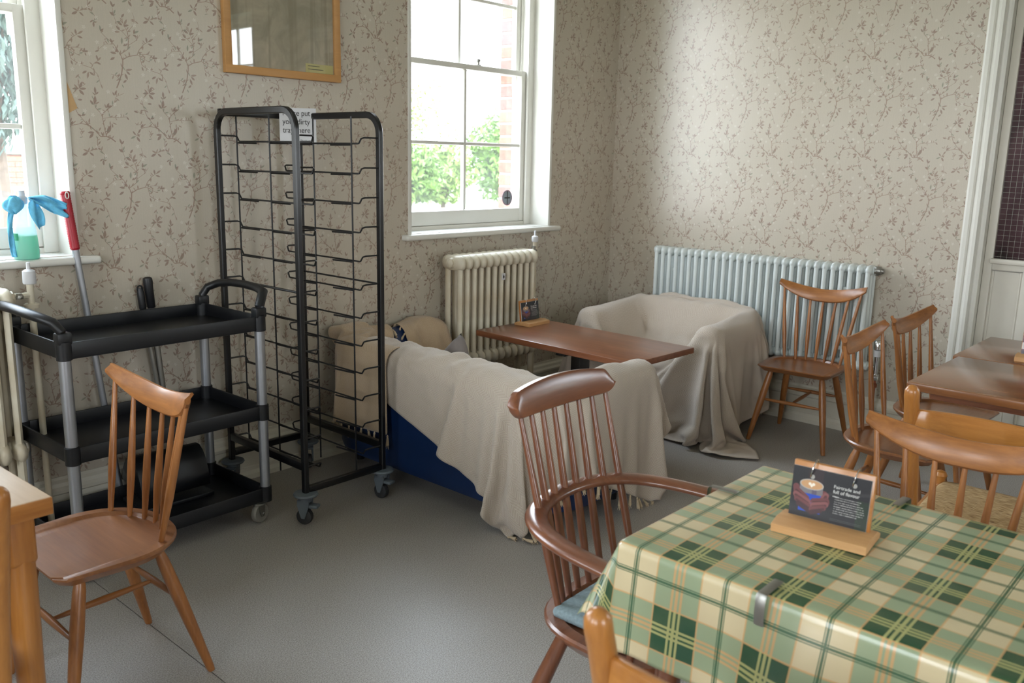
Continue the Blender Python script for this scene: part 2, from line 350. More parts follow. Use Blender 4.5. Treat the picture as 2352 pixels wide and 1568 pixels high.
def bottle_mat(name, c, al):
    n = NT(name); n.set(rough=.35, color=s2l(c), alpha=1, trans=al); n.b.inputs['IOR'].default_value = 1.1; return n.m
def milky(name, c, clear):
    n = NT(name); n.set(rough=.3, color=s2l(c)); tr = n.n('ShaderNodeBsdfTransparent'); tl = n.n('ShaderNodeBsdfTranslucent'); tl.inputs[0].default_value = (*s2l(c), 1); tr.inputs[0].default_value = (*s2l(c), 1)
    a = n.n('ShaderNodeMixShader'); a.inputs[0].default_value = .5; n.l(n.b.outputs[0], a.inputs[1]); n.l(tl.outputs[0], a.inputs[2])
    q = n.n('ShaderNodeMixShader'); q.inputs[0].default_value = clear; n.l(a.outputs[0], q.inputs[1]); n.l(tr.outputs[0], q.inputs[2]); n.l(q.outputs[0], n.o.inputs[0]); return n.m
M['bottle'] = milky('translucent_plastic', (214, 230, 232), .55)
M['liquid'] = milky('green_liquid', (160, 226, 200), .4)
M['clear'] = milky('clear_plastic', (228, 232, 234), .45)

# ------------------------------------------------------------------ mesh helpers
def link(name, me, parent=None, mat=None, smooth=False, auto=None):
    o = bpy.data.objects.new(name, me); COL.objects.link(o)
    if mat is not None: me.materials.append(M[mat] if isinstance(mat, str) else mat)
    if smooth:
        me.polygons.foreach_set('use_smooth', [True]*len(me.polygons))
        if auto:
            try: me.set_sharp_from_angle(angle=math.radians(auto))
            except Exception: pass
    if parent is not None: o.parent = parent
    return o
def obj(name, bm, mat, parent=None, smooth=True, auto=40, loc=None, rot=None):
    me = bpy.data.meshes.new(name); bmesh.ops.recalc_face_normals(bm, faces=bm.faces); bm.to_mesh(me); bm.free()
    o = link(name, me, parent, mat, smooth, auto)
    if loc is not None: o.location = loc
    if rot is not None: o.rotation_euler = rot
    return o
def B(): return bmesh.new()
def box(bm, x0, x1, y0, y1, z0, z1, bev=0, seg=2, mtx=None):
    r = bmesh.ops.create_cube(bm, size=1); vs = r['verts']
    for v in vs: v.co = Vector((x0+(v.co.x+.5)*(x1-x0), y0+(v.co.y+.5)*(y1-y0), z0+(v.co.z+.5)*(z1-z0)))
    if bev:
        es = list({e for v in vs for e in v.link_edges})
        rr = bmesh.ops.bevel(bm, geom=es, offset=bev, segments=seg, profile=.5, affect='EDGES', clamp_overlap=True)
        vs = list({v for f in rr['faces'] for v in f.verts} | {v for v in vs if v.is_valid})
    if mtx is not None: bmesh.ops.transform(bm, matrix=mtx, verts=vs)
    return bm
def tube(bm, pts, r, seg=8, closed=False, cap=True, flat=None):
    """swept tube; r number or list; flat=(a,b) gives an elliptical section, a sideways and b along up"""
    P = [Vector(p) for p in pts]; n = len(P); rs = r if isinstance(r, (list, tuple)) else [r]*n
    rings = []; upv = None
    for i in range(n):
        if closed: t = (P[(i+1) % n]-P[i-1]).normalized()
        else: t = (P[min(i+1, n-1)]-P[max(i-1, 0)]).normalized()
        if upv is None:
            upv = Vector((0, 0, 1)) if abs(t.z) < .9 else Vector((0, 1, 0))
        if flat: ref = Vector((0, 0, 1)) if abs(t.z) < .97 else upv
        else: ref = upv
        s_ = t.cross(ref)
        if s_.length < 1e-6: s_ = t.cross(Vector((1, 0, 0)))
        s_.normalize(); q = s_.cross(t).normalized(); upv = q
        a, b = (flat if flat else (1, 1))
        rings.append([bm.verts.new(P[i]+s_*math.cos(2*PI*k/seg)*rs[i]*a+q*math.sin(2*PI*k/seg)*rs[i]*b) for k in range(seg)])
    m_ = n if closed else n-1
    for i in range(m_):
        A, C = rings[i], rings[(i+1) % n]
        for k in range(seg): bm.faces.new((A[k], A[(k+1) % seg], C[(k+1) % seg], C[k]))
    if cap and not closed: bm.faces.new(rings[0][::-1]); bm.faces.new(rings[-1])
    return bm
def turned(bm, p0, p1, prof, seg=12):
    """lathe between two points; prof = [(t, r)]"""
    p0, p1 = Vector(p0), Vector(p1)
    return tube(bm, [p0.lerp(p1, t) for t, _ in prof], [r for _, r in prof], seg)
def lathe(bm, prof, c=(0, 0, 0), seg=20, axis='z'):
    rings = []
    for r, h in prof:
        ring = []
        for k in range(seg):
            a = 2*PI*k/seg; p = (r*math.cos(a), r*math.sin(a), h)
            if axis == 'y': p = (p[0], p[2], p[1])
            if axis == 'x': p = (p[2], p[0], p[1])
            ring.append(bm.verts.new((c[0]+p[0], c[1]+p[1], c[2]+p[2])))
        rings.append(ring)
    for A, C in zip(rings, rings[1:]):
        for k in range(seg): bm.faces.new((A[k], A[(k+1) % seg], C[(k+1) % seg], C[k]))
    if prof[0][0] > 1e-5: bm.faces.new(rings[0][::-1])
    if prof[-1][0] > 1e-5: bm.faces.new(rings[-1])
    bmesh.ops.remove_doubles(bm, verts=bm.verts, dist=1e-6)
    return bm
def prism(bm, poly, axis, a, b, bev=0):
    """extrude a 2D polygon along axis from a to b: 'x' -> (y,z), 'y' -> (x,z), 'z' -> (x,y)"""
    def P(p, h): return {'x': (h, p[0], p[1]), 'y': (p[0], h, p[1]), 'z': (p[0], p[1], h)}[axis]
    A = [bm.verts.new(P(p, a)) for p in poly]; C = [bm.verts.new(P(p, b)) for p in poly]; n = len(poly)
    fs = [bm.faces.new(A[::-1]), bm.faces.new(C)]
    for i in range(n): fs.append(bm.faces.new((A[i], A[(i+1) % n], C[(i+1) % n], C[i])))
    if bev:
        es = list({e for f in fs[:2] for e in f.edges}); bmesh.ops.bevel(bm, geom=es, offset=bev, segments=2, profile=.5, affect='EDGES')
    return bm
def arc(cx, cy, r, a0, a1, n):
    return [(cx+r*math.cos(a0+(a1-a0)*i/n), cy+r*math.sin(a0+(a1-a0)*i/n)) for i in range(n+1)]
def grid(bm, P, uv=None, closed_u=False):
    """P[i][j] points; uv[i][j]"""
    n, mm = len(P), len(P[0]); V = [[bm.verts.new(p) for p in row] for row in P]
    lay = bm.loops.layers.uv.new('UVMap') if uv is not None else None
    for i in range(n-1):
        for j in range(mm-1):
            f = bm.faces.new((V[i][j], V[i+1][j], V[i+1][j+1], V[i][j+1]))
            if lay:
                for l_, (a, b) in zip(f.loops, ((i, j), (i+1, j), (i+1, j+1), (i, j+1))): l_[lay].uv = uv[a][b]
    return bm
def thing(name, label, cat, loc=(0, 0, 0), rotz=0, group=None):
    o = bpy.data.objects.new(name, None); COL.objects.link(o); o.empty_display_size = .1
    o.location = loc; o.rotation_euler = (0, 0, rotz); o['label'] = label; o['category'] = cat
    if group: o['group'] = group
    return o
def tag(o, label, cat, group=None, kind=None):
    if label: o['label'] = label
    if cat: o['category'] = cat
    if group: o['group'] = group
    if kind: o['kind'] = kind
    return o
def struct(o): o['kind'] = 'structure'; return o
def dup(root, loc, rotz, label=None, group=None, name=None):
    r = root.copy(); COL.objects.link(r); r.location = loc; r.rotation_euler = (0, 0, rotz)
    if label: r['label'] = label
    if group: r['group'] = group
    for ch in list(root.children):
        c = ch.copy(); COL.objects.link(c); c.parent = r
        for g in ch.children:
            d = g.copy(); COL.objects.link(d); d.parent = c
    return r
def lettering(body, size, parent, loc, rot, mat, align='LEFT', sx=1.0, name='lettering', space=1.0):
    c = bpy.data.curves.new(name, 'FONT'); c.body = body; c.size = size; c.align_x = align; c.extrude = .0002; c.space_line = space
    o = bpy.data.objects.new(name, c); COL.objects.link(o); c.materials.append(M[mat]); o.parent = parent
    o.location = loc; o.rotation_euler = rot; o.scale = (sx, 1, 1)
    bpy.context.view_layer.update(); me = bpy.data.meshes.new_from_object(o.evaluated_get(bpy.context.evaluated_depsgraph_get())); me.materials.clear(); me.materials.append(M[mat])
    q = bpy.data.objects.new(name, me); COL.objects.link(q); q.parent = parent; q.location = loc; q.rotation_euler = rot; q.scale = (sx, 1, 1); q['kind'] = 'stuff' if len(body) > 30 else 'thing'
    bpy.data.objects.remove(o); return q

# ------------------------------------------------------------------ the room
XL, XR, YF, YB, ZC = -2.6, 4.78, -3.2, 3.43, 3.15
WZ0, WZ1 = 1.06, 2.76
def wall(name, axis, inner, outer, u0, u1, holes, mats):
    """slab with rectangular openings; axis 'y' = wall at constant y running along x"""
    bm = B(); us = sorted({u0, u1, *[h[0] for h in holes], *[h[1] for h in holes]}); zs = sorted({0, ZC, *[h[2] for h in holes], *[h[3] for h in holes]})
    def P(u, d, z): return (u, d, z) if axis == 'y' else (d, u, z)
    def q(pts, mi):
        f = bm.faces.new([bm.verts.new(p) for p in pts]); f.material_index = mi
    for i in range(len(us)-1):
        for j in range(len(zs)-1):
            cu, cz = (us[i]+us[i+1])/2, (zs[j]+zs[j+1])/2
            if any(h[0] < cu < h[1] and h[2] < cz < h[3] for h in holes): continue
            for d, mi in ((inner, 0), (outer, 2)):
                q([P(us[i], d, zs[j]), P(us[i+1], d, zs[j]), P(us[i+1], d, zs[j+1]), P(us[i], d, zs[j+1])], mi)
    for h in holes:
        for u in (h[0], h[1]): q([P(u, inner, h[2]), P(u, outer, h[2]), P(u, outer, h[3]), P(u, inner, h[3])], 1)
        for z in (h[2], h[3]): q([P(h[0], inner, z), P(h[1], inner, z), P(h[1], outer, z), P(h[0], outer, z)], 1)
    for u in (u0, u1): q([P(u, inner, 0), P(u, outer, 0), P(u, outer, ZC), P(u, inner, ZC)], 2)
    bmesh.ops.remove_doubles(bm, verts=bm.verts, dist=1e-5)
    me = bpy.data.meshes.new(name); bm.to_mesh(me); bm.free()
    for k in mats: me.materials.append(M[k])
    return struct(link(name, me))
W1, W2, W4 = (.24, 1.34), (3.02, 4.12), (-2.0, -.9)
wb = wall('wall_back', 'y', YB, 3.83, XL-.4, XR+.4, [(*W1, WZ0, WZ1), (*W2, WZ0, WZ1), (*W4, WZ0, WZ1)], ['wp_back', 'white', 'brick1'])
W3 = (-2.1, -.86)
wr = wall('wall_right', 'x', XR, XR+.4, YF, YB, [(*W3, WZ0, WZ1), (.19, 1.17, 0, 2.42)], ['wp_right', 'white', 'brick1'])
W5, W6 = (.9, 2.2), (-1.2, .1)
wl = wall('wall_left', 'x', XL, XL-.4, YF, YB, [(*W5, WZ0, WZ1), (*W6, WZ0, WZ1)], ['wp_left', 'white', 'brick1'])
W7_ADDED = (-.4, .9)  # unseen window, added to throw frontal daylight on the back wall
wf = wall('wall_front', 'y', YF, YF-.4, XL-.4, XR+.4, [(*W7_ADDED, WZ0, WZ1)], ['wp_front', 'white', 'brick1'])
struct(obj('ceiling', box(B(), XL-.4, XR+.4, YF-.3, 3.83, ZC, ZC+.2), 'ceil', smooth=False))
fl = struct(obj('floor', box(B(), XL-.4, XR+.4, YF-.3, 3.83, -.12, -.004), 'rubber', smooth=False))
for x0, x1 in ((XL, 1.112), (1.1145, 3.0985), (3.1005, XR)):       # vinyl laid in sheets with welded seams
    obj('vinyl_sheet', box(B(), x0, x1, YF, YB, -.004, 0, .0008, 1), 'floor', fl, smooth=False)

struct(obj('wall_leak_stop', box(B(), XR+.4, XR+.5, -.4, 1.8, 0, ZC), 'wp_left', smooth=False))  # unseen slab added behind the door to stop daylight leaking in
SKP = [(0, 0), (.04, 0), (.04, .022), (.026, .036), (.026, .052), (.02, .056), (.02, .145), (.03, .152), (.032, .165), (.022, .176), (.018, .19), (.008, .2), (.006, .212), (0, .212)]
def skirting(name, axis, wallpos, sgn, a, b):
    poly = [(wallpos-sgn*d, z) for d, z in SKP]
    return struct(obj(name, prism(B(), poly, axis, a, b), 'skirt', auto=25))
skirting('baseboard_back', 'x', YB, 1, XL, XR)
skirting('baseboard_right', 'y', XR, 1, 1.27, YB)
skirting('baseboard_left', 'y', XL, -1, YF, YB)
skirting('baseboard_front', 'x', YF, -1, XL, XR)
skirting('baseboard_right_rear', 'y', XR, 1, YF, .09)

tp = M['tan'] = plain('torn_paper_backing', (190, 156, 112), .9)
for pts in ([(1.342, 1.86), (1.362, 1.88), (1.358, 1.97), (1.343, 1.99)], [(1.342, 1.57), (1.392, 1.60), (1.372, 1.66), (1.352, 1.72), (1.342, 1.74)]):
    obj('torn_patch', prism(B(), pts, 'y', YB-.0012, YB+.001), 'tan', wb, smooth=False)
# bricks of the outer window jambs
bk = [obj('brick', box(B(), 0, .1, 0, .132, 0, .064, .004, 1), 'brick%d' % i, wb, smooth=False) for i in range(4)]
first = [True]*4
def brick_jamb(x, n=22):
    for k in range(n):
        i = rnd.randrange(4); b = bk[i]
        if not first[i]: b = bk[i].copy(); COL.objects.link(b)
        first[i] = False
        b.location = (x+rnd.uniform(-.002, .002), 3.706+rnd.uniform(-.002, .002), 1.06+k*.0765)
brick_jamb(4.112); brick_jamb(1.332)
struct(obj('trim_1', box(box(B(), 4.118, 4.24, 3.70, 3.834, 1.0, 2.76), 1.338, 1.46, 3.70, 3.834, 1.0, 2.76), 'mortar', smooth=False))

def window(n, c0, c1, axis='y', pos=YB, sgn=1):
    """double hung sash window; local x along wall, local y outwards"""
    W = c1-c0
    root = bpy.data.objects.new('window_%d' % n, None); COL.objects.link(root); struct(root)
    if axis == 'y' and sgn > 0: root.location = (c0, pos, 0)
    elif axis == 'y': root.location = (c1, pos, 0); root.rotation_euler = (0, 0, PI)
    elif sgn > 0: root.location = (pos, c1, 0); root.rotation_euler = (0, 0, -PI/2)
    else: root.location = (pos, c0, 0); root.rotation_euler = (0, 0, PI/2)
    # lining and box frame
    b = B()
    for x0, x1 in ((-.002, .04), (W-.04, W+.002)):
        box(b, x0, x1, .145, .275, WZ0, WZ1, .004)
        xa, xb = (x0, x1+.012) if x0 < .1 else (x0-.012, x1)
        box(b, xa, xb, .138, .156, WZ0, WZ1, .005)
        box(b, xa, xb, .196, .206, WZ0, WZ1, .003)
    box(b, .0, W, .145, .275, WZ1-.04, WZ1, .004); box(b, 0, W, .15, .40, WZ0-.02, WZ0+.02, .004)
    obj('window_frame', b, 'white', root)
    b = B()
    for x0 in (-.02, W-.002): box(b, x0, x0+.022, -.006, .15, WZ0-.01, WZ1+.02, .004)
    obj('window_lining', b, 'white', root)
    b = B(); box(b, -.062, W+.085, -.042, .15, WZ0-.032, WZ0-.002, .011, 3); obj('window_sill', b, 'white', root)
    def sash(nm, y, z0, z1, top, bot, bars):
        x0, x1 = .04, W-.04; st = .047; b = B()
        box(b, x0, x0+st, y, y+.038, z0, z1, .004); box(b, x1-st, x1, y, y+.038, z0, z1, .004)
        box(b, x0+st-.003, x1-st+.003, y+.001, y+.037, z1-top, z1, .004); box(b, x0+st-.003, x1-st+.003, y+.001, y+.037, z0, z0+bot, .004)
        s = obj(nm, b, 'white', root); gz0, gz1 = z0+bot, z1-top
        xm = W/2
        obj('glazing_bar', box(B(), xm-.011, xm+.011, y+.006, y+.034, gz0, gz1, .006), 'white', s)
        zs = [gz0]+bars+[gz1]
        for z in bars:
            for xa, xb in ((x0+st, xm-.009), (xm+.009, x1-st)): obj('glazing_bar', box(B(), xa, xb, y+.007, y+.033, z-.010, z+.010, .006), 'white', s)
        for i in range(len(zs)-1):
            for xa, xb in ((x0+st, xm-.008), (xm+.008, x1-st)):
                obj('pane', box(B(), xa-.002, xb+.002, y+.018, y+.021, zs[i]+(.006 if i else -.002), zs[i+1]-(.006 if i < len(zs)-2 else -.002)), 'glass', s, smooth=False)
        return s
    lo = sash('lower_sash', .157, 1.082, 1.962, .03, .078, [1.53])
    up_ = sash('upper_sash', .207, 1.932, WZ1-.04, .045, .034, [2.32])
    # sash horn and catch
    b = B()
    for x0 in (.044, W-.044-.038): prism(b, [(x0, 1.86), (x0+.038, 1.932), (x0+.038, 1.935), (x0, 1.935)], 'y', .21, .24)
    obj('sash_horn', b, 'white', up_)
    c = B(); lathe(c, [(.018, 0), (.018, .006), (.008, .008), (.008, .02), (.013, .024), (.012, .036), (0, .04)], (W/2+.12, .185, 1.962), 12)
    obj('sash_catch', c, 'steel', lo)
    bpy.context.view_layer.update(); mid = root.matrix_world @ Vector((W/2, .30, (WZ0+WZ1)/2))
    rot = {('y', 1): (-PI/2, 0, 0), ('y', -1): (PI/2, 0, 0), ('x', 1): (0, PI/2, 0), ('x', -1): (0, -PI/2, 0)}[(axis, sgn)]
    sx, sy = (W, WZ1-WZ0) if axis == 'y' else (WZ1-WZ0, W)
    portal('daylight_portal', mid, rot, sx, sy)
    return root
w1 = window(1, *W1); w2 = window(2, *W2); w4 = window(4, *W4)
w3 = window(3, *W3, axis='x', pos=XR); w5 = window(5, *W5, axis='x', pos=XL, sgn=-1); w6 = window(6, *W6, axis='x', pos=XL, sgn=-1); w7_added = window(7, *W7_ADDED, pos=YF, sgn=-1)
# round sticker on the lower right pane
st = thing('window_sticker', 'small round grey sticker with a plus sign on the lower window pane', 'sticker', (3.932, 3.596, 1.222), 0)
b = B(); lathe(b, [(.046, 0), (.046, .0015), (0, .0015)], axis='y', seg=28); bmesh.ops.scale(b, vec=(1, -1, 1), verts=b.verts); obj('disc', b, plain('slate_grey_vinyl', (132, 138, 146), .6), st)
b = B(); lathe(b, [(.044, 0), (.044, -.002), (.039, -.002), (.039, 0)], axis='y', seg=28); obj('ring', b, plain('dull_purple', (150, 116, 130), .6), st)
b = B(); box(b, -.024, .024, -.0026, -.001, -.004, .004); box(b, -.0025, .0025, -.003, -.001, -.04, .04); obj('plus_mark', b, 'ink', st)

# right wall: door casing, glazed door
def casing():
    prof = [(1.272, 0), (1.272, .03), (1.262, .036), (1.245, .036), (1.238, .026), (1.232, .03), (1.214, .05), (1.2, .05), (1.193, .03), (1.187, .036), (1.178, .036), (1.168, .03), (1.168, -.12), (1.2, -.12), (1.2, 0)]
    b = B(); prism(b, [(XR-d, y) for y, d in prof], 'z', 0, 2.5)
    prism(b, [(XR-d, 1.36-y) for y, d in prof], 'z', 0, 2.5)
    hd = [(XR-d, 2.42+(y-1.168)) for y, d in prof]
    prism(b, hd, 'y', .09, 1.27); return b
struct(obj('trim_2', casing(), 'white', auto=25))
dr = bpy.data.objects.new('door_1', None); COL.objects.link(dr); struct(dr)
b = B(); box(b, XR+.02, XR+.06, 1.128, 1.167, .01, 2.41, .003); box(b, XR+.02, XR+.06, .193, .232, .01, 2.41, .003)
box(b, XR+.02, XR+.06, .232, 1.128, 2.32, 2.41, .003); box(b, XR+.02, XR+.06, .232, 1.128, .965, 1.02, .003); box(b, XR+.02, XR+.06, .232, 1.128, .01, .2, .003)
box(b, XR+.005, XR+.03, .22, 1.14, .995, 1.022, .008)
for y in (.965, .68, .40): box(b, XR+.022, XR+.058, y-.025, y+.025, .2, .97, .003)
box(b, XR-.02, XR+.12, .19, 1.17, -.003, .012, .002)
obj('door_frame', b, 'white2', dr)
for y0, y1 in ((.99, 1.128), (.705, .94), (.425, .655), (.232, .375)):
    b = B(); box(b, XR+.036, XR+.05, y0, y1, .2, .965)
    tube(b, [(XR+.034, y0+.006, .206), (XR+.034, y1-.006, .206), (XR+.034, y1-.006, .96), (XR+.034, y0+.006, .96)], .007, 6, closed=True)
    obj('panel', b, 'white2', dr)
gl = obj('pane', box(B(), XR+.036, XR+.046, .232, 1.128, 1.02, 2.32), 'darkglass', dr, smooth=False)
b = B()
for k in range(34): box(b, XR+.0352, XR+.0362, .24+k*.026, .2406+k*.026, 1.02, 2.32)
for k in range(50): box(b, XR+.0352, XR+.0362, .232, 1.128, 1.03+k*.026, 1.0306+k*.026)
o_ = obj('wire_mesh', b, 'steel', gl, smooth=False); o_['kind'] = 'stuff'

# ------------------------------------------------------------------ outside
g = struct(obj('ground', box(B(), -30, 60, -30, 60, -.62, -.5), 'soil', smooth=False))
struct(obj('path', box(B(), -8, 30, 4.6, 9.5, -.5, -.48), 'path', smooth=False))
def foliage(c, R, n, size, mat, droop=0, seed=1):
    r = np.random.RandomState(seed); bm = B()
    d = r.normal(size=(n, 3)); d /= np.linalg.norm(d, axis=1)[:, None]; rad = r.rand(n)**.38
    lump = 1+.22*np.sin(d[:, 0]*5+seed)*np.cos(d[:, 2]*6+seed*2)
    P = d*(rad*lump)[:, None]*np.array(R)+np.array(c); A = r.normal(size=(n, 3)); Bv = r.normal(size=(n, 3))
    for p, a, b_ in zip(P, A, Bv):
        a = Vector(a).normalized(); b_ = Vector(b_); b_ = (b_-a*b_.dot(a)).normalized()
        if droop: a = (a*.5+Vector((0, 0, -droop))).normalized()
        s = size*r.uniform(.6, 1.3); p = Vector(p)
        bm.faces.new([bm.verts.new(p-a*s), bm.verts.new(p+b_*s*.4), bm.verts.new(p+a*s), bm.verts.new(p-b_*s*.4)])
    return bm
def bush(name, label, c, R, n, size, mat, seed, trunk=.07, cat='tree', grp=None, droop=0):
    t = thing(name, label, cat, (c[0], c[1], -.5), 0, grp)
    obj('crown', foliage((0, 0, c[2]+.5), R, n, size, mat, droop, seed), mat, t, smooth=False)['kind'] = 'stuff'
    b = B(); tube(b, [(0, 0, 0), (.05, .02, (c[2]+.5)*.5), (0, 0, c[2]+.5+R[2]*.3)], [trunk, trunk*.8, trunk*.3], 8)
    for k in range(4):
        a = k*1.6+seed; tube(b, [(0, 0, (c[2]+.5)*.6), (R[0]*.5*math.cos(a), R[1]*.5*math.sin(a), c[2]+.5+R[2]*.2)], [trunk*.4, trunk*.15], 6)
    obj('trunk', b, 'bark', t)
bush('garden_shrub', 'dense green shrub seen through the lower left pane beside the middle bar', (10.5, 12, 1.15), (.66, .6, .58), 2600, .075, 'leaf', 1, cat='shrub')
bush('garden_shrub', 'pale green shrub beyond the window, half hidden by the middle bar', (11.9, 12.6, 1.2), (.62, .6, .66), 2200, .075, 'leaf2', 2, cat='shrub')
bush('garden_tree', 'broad green tree seen through the lower right pane next to the bricks', (13.75, 12.6, 1.5), (1.0, .8, .85), 4200, .08, 'leaf', 3)
bush('garden_tree', 'thin leaved pale tree rising behind the shrubs beyond the middle window', (13.2, 15.6, 2.4), (1.4, 1, .9), 1500, .07, 'leaf2', 4)
bush('drooping_conifer', 'blue-green drooping conifer outside the window at the left', (2.9, 9.0, 2.6), (.75, .6, 1.1), 9000, .055, 'conifer', 5, droop=1.0, cat='tree')
sw = thing('stone_garden_wall', 'low pale stone wall in front of the shrubs beyond the middle window', 'wall', (0, 0, -.5))
sb = B(); box(sb, 0, .44, 0, .3, 0, .18, .03, 1); s0 = obj('stone', sb, plain('pale_stone', (176, 160, 136), .9, var=.2, vs=4), sw, smooth=False)
k = 0
for row in range(6):
    for i in range(14):
        o = s0 if k == 0 else s0.copy()
        if k: COL.objects.link(o)
        k += 1; o.location = (8.4+i*.46+(row % 2)*.23, 10.6, row*.19); o.rotation_euler = (0, 0, rnd.uniform(-.03, .03)); o.scale = (rnd.uniform(.85, 1), 1, rnd.uniform(.9, 1))
rw = thing('brick_garden_wall', 'long low red brick wall beyond the window at the left', 'wall', (0, 14, -.5))
b = B()
for row in range(24):
    for i in range(26):
        x = 2.4+i*.235+(row % 2)*.117; box(b, x, x+.222, 0, .1, row*.077, row*.077+.066)
obj('brickwork', b, 'brick1', rw, smooth=False)['kind'] = 'stuff'
obj('mortar_bed', box(B(), 2.4, 8.6, .006, .22, 0, 1.86), 'brick2', rw, smooth=False)
b = B(); [box(b, 2.35+i*.45, 2.79+i*.45, -.03, .25, 1.86, 1.92, .01, 1) for i in range(14)]; obj('coping', b, 'slate', rw, smooth=False)
ob = thing('outbuilding', 'whitewashed brick outbuilding with a slate roof beyond the side window', 'building', (8.4, -3, -.5))
b = B()
for row in range(34):
    for i in range(20):
        y = -2.6+i*.3+(row % 2)*.15; box(b, 0, .1, y, y+.29, row*.095, row*.095+.086)
obj('brickwork', b, 'whitebrick', ob, smooth=False)['kind'] = 'stuff'
obj('wall_core', box(B(), .01, 2.5, -2.6, 3.3, 0, 3.23), 'mortar', ob, smooth=False)
b = B(); prism(b, [(-.15, 3.2), (2.6, 4.3), (2.6, 4.4), (-.15, 3.3)], 'y', -2.8, 3.5); obj('roof', b, 'slate', ob, smooth=False)

# ------------------------------------------------------------------ covered tub sofas
def tub_path(w, d, r, n=8, bulge=.0):
    """U path, open towards +y; w = width (x), d = depth (y)"""
    P = [(-w/2, d/2)]
    P += [(-w/2, d/2-(d-r)*k/4) for k in range(1, 4)]
    P += [(-w/2+r-r*math.cos(a), -d/2+r-r*math.sin(a)) for a in [PI/2*k/n for k in range(n+1)]]
    P += [(w/2-r+r*math.sin(a), -d/2+r-r*math.cos(a)) for a in [PI/2*k/n for k in range(n+1)]]
    P += [(w/2, d/2-(d-r)*k/4) for k in (3, 2, 1, 0)]
    return P
def tub_shell(b, w, d, r, th, z0, z1):
    path = tub_path(w-th, d-th/2, r); n = len(path); rings = []
    prof = [(-th/2+.01, z0), (-th/2, z0+.03), (-th/2, z1-th*.45), (-th*.40, z1-th*.18), (-th*.22, z1-.008), (0, z1), (th*.22, z1-.008), (th*.40, z1-th*.18), (th/2, z1-th*.45), (th/2, z0+.03), (th/2-.01, z0)]
    for i, p in enumerate(path):
        a, c = path[max(i-1, 0)], path[min(i+1, n-1)]; tx, ty = c[0]-a[0], c[1]-a[1]; L = math.hypot(tx, ty); nx, ny = -ty/L, tx/L
        rings.append([b.verts.new((p[0]+nx*o, p[1]+ny*o+(-.0 if True else 0), z)) for o, z in prof])
    m_ = len(prof)
    for A, C in zip(rings, rings[1:]):
        for k in range(m_-1): b.faces.new((A[k], A[k+1], C[k+1], C[k]))
        b.faces.new((A[-1], A[0], C[0], C[-1]))
    for R, s in ((rings[0], 1), (rings[-1], 1)):
        cv = [b.verts.new((v.co.x*.0+sum(q.co.x for q in R)/m_+(v.co.x-sum(q.co.x for q in R)/m_)*.7, v.co.y+.028, z0+(v.co.z-z0)*.96+.005)) for v in R]
        for k in range(m_): b.faces.new((R[k], R[(k+1) % m_], cv[(k+1) % m_], cv[k]))
        b.faces.new(cv)
    return b
def tub_sofa(name, label, loc, rz, w, d, r=.2, th=.13, zt=.615):
    t = thing(name, label, 'sofa' if w > 1.1 else 'armchair', loc, rz)
    sh_ = obj('shell', tub_shell(B(), w, d, r, th, .095, zt), 'blue', t, auto=50)
    b = B(); box(b, -w/2+th*.8, w/2-th*.8, -d/2+th*.8, d/2-.0, .10, .30, .02, 2); bs = obj('seat_base', b, 'blue', t)
    n = 2 if w > 1.1 else 1; ww = (w-2*th)/n; cs = []
    for k in range(n):
        b = B(); x0 = -w/2+th+k*ww; box(b, x0+.004, x0+ww-.004, -d/2+th, d/2-.005, .30, .40, .035, 4); cs.append(obj('seat_cushion', b, 'blue', t))
    for sx in (-1, 1):
        for sy in (-1, 1): b = B(); turned(b, (sx*(w/2-.12), sy*(d/2-.12), .10), (sx*(w/2-.12), sy*(d/2-.12), 0), [(0, .025), (1, .018)], 12); obj('foot', b, 'blackplastic', t)
    return t, [sh_, bs]+cs
S1, col1 = tub_sofa('tub_sofa', 'navy blue two-seat tub sofa mostly hidden under a beige herringbone blanket', (2.775, 2.675, 0), math.radians(-90), 1.42, .70)
S2, col2 = tub_sofa('tub_armchair', 'navy blue tub armchair hidden under a blanket before the white tubular radiator', (4.262, 2.60, 0), math.radians(90), .90, .62)

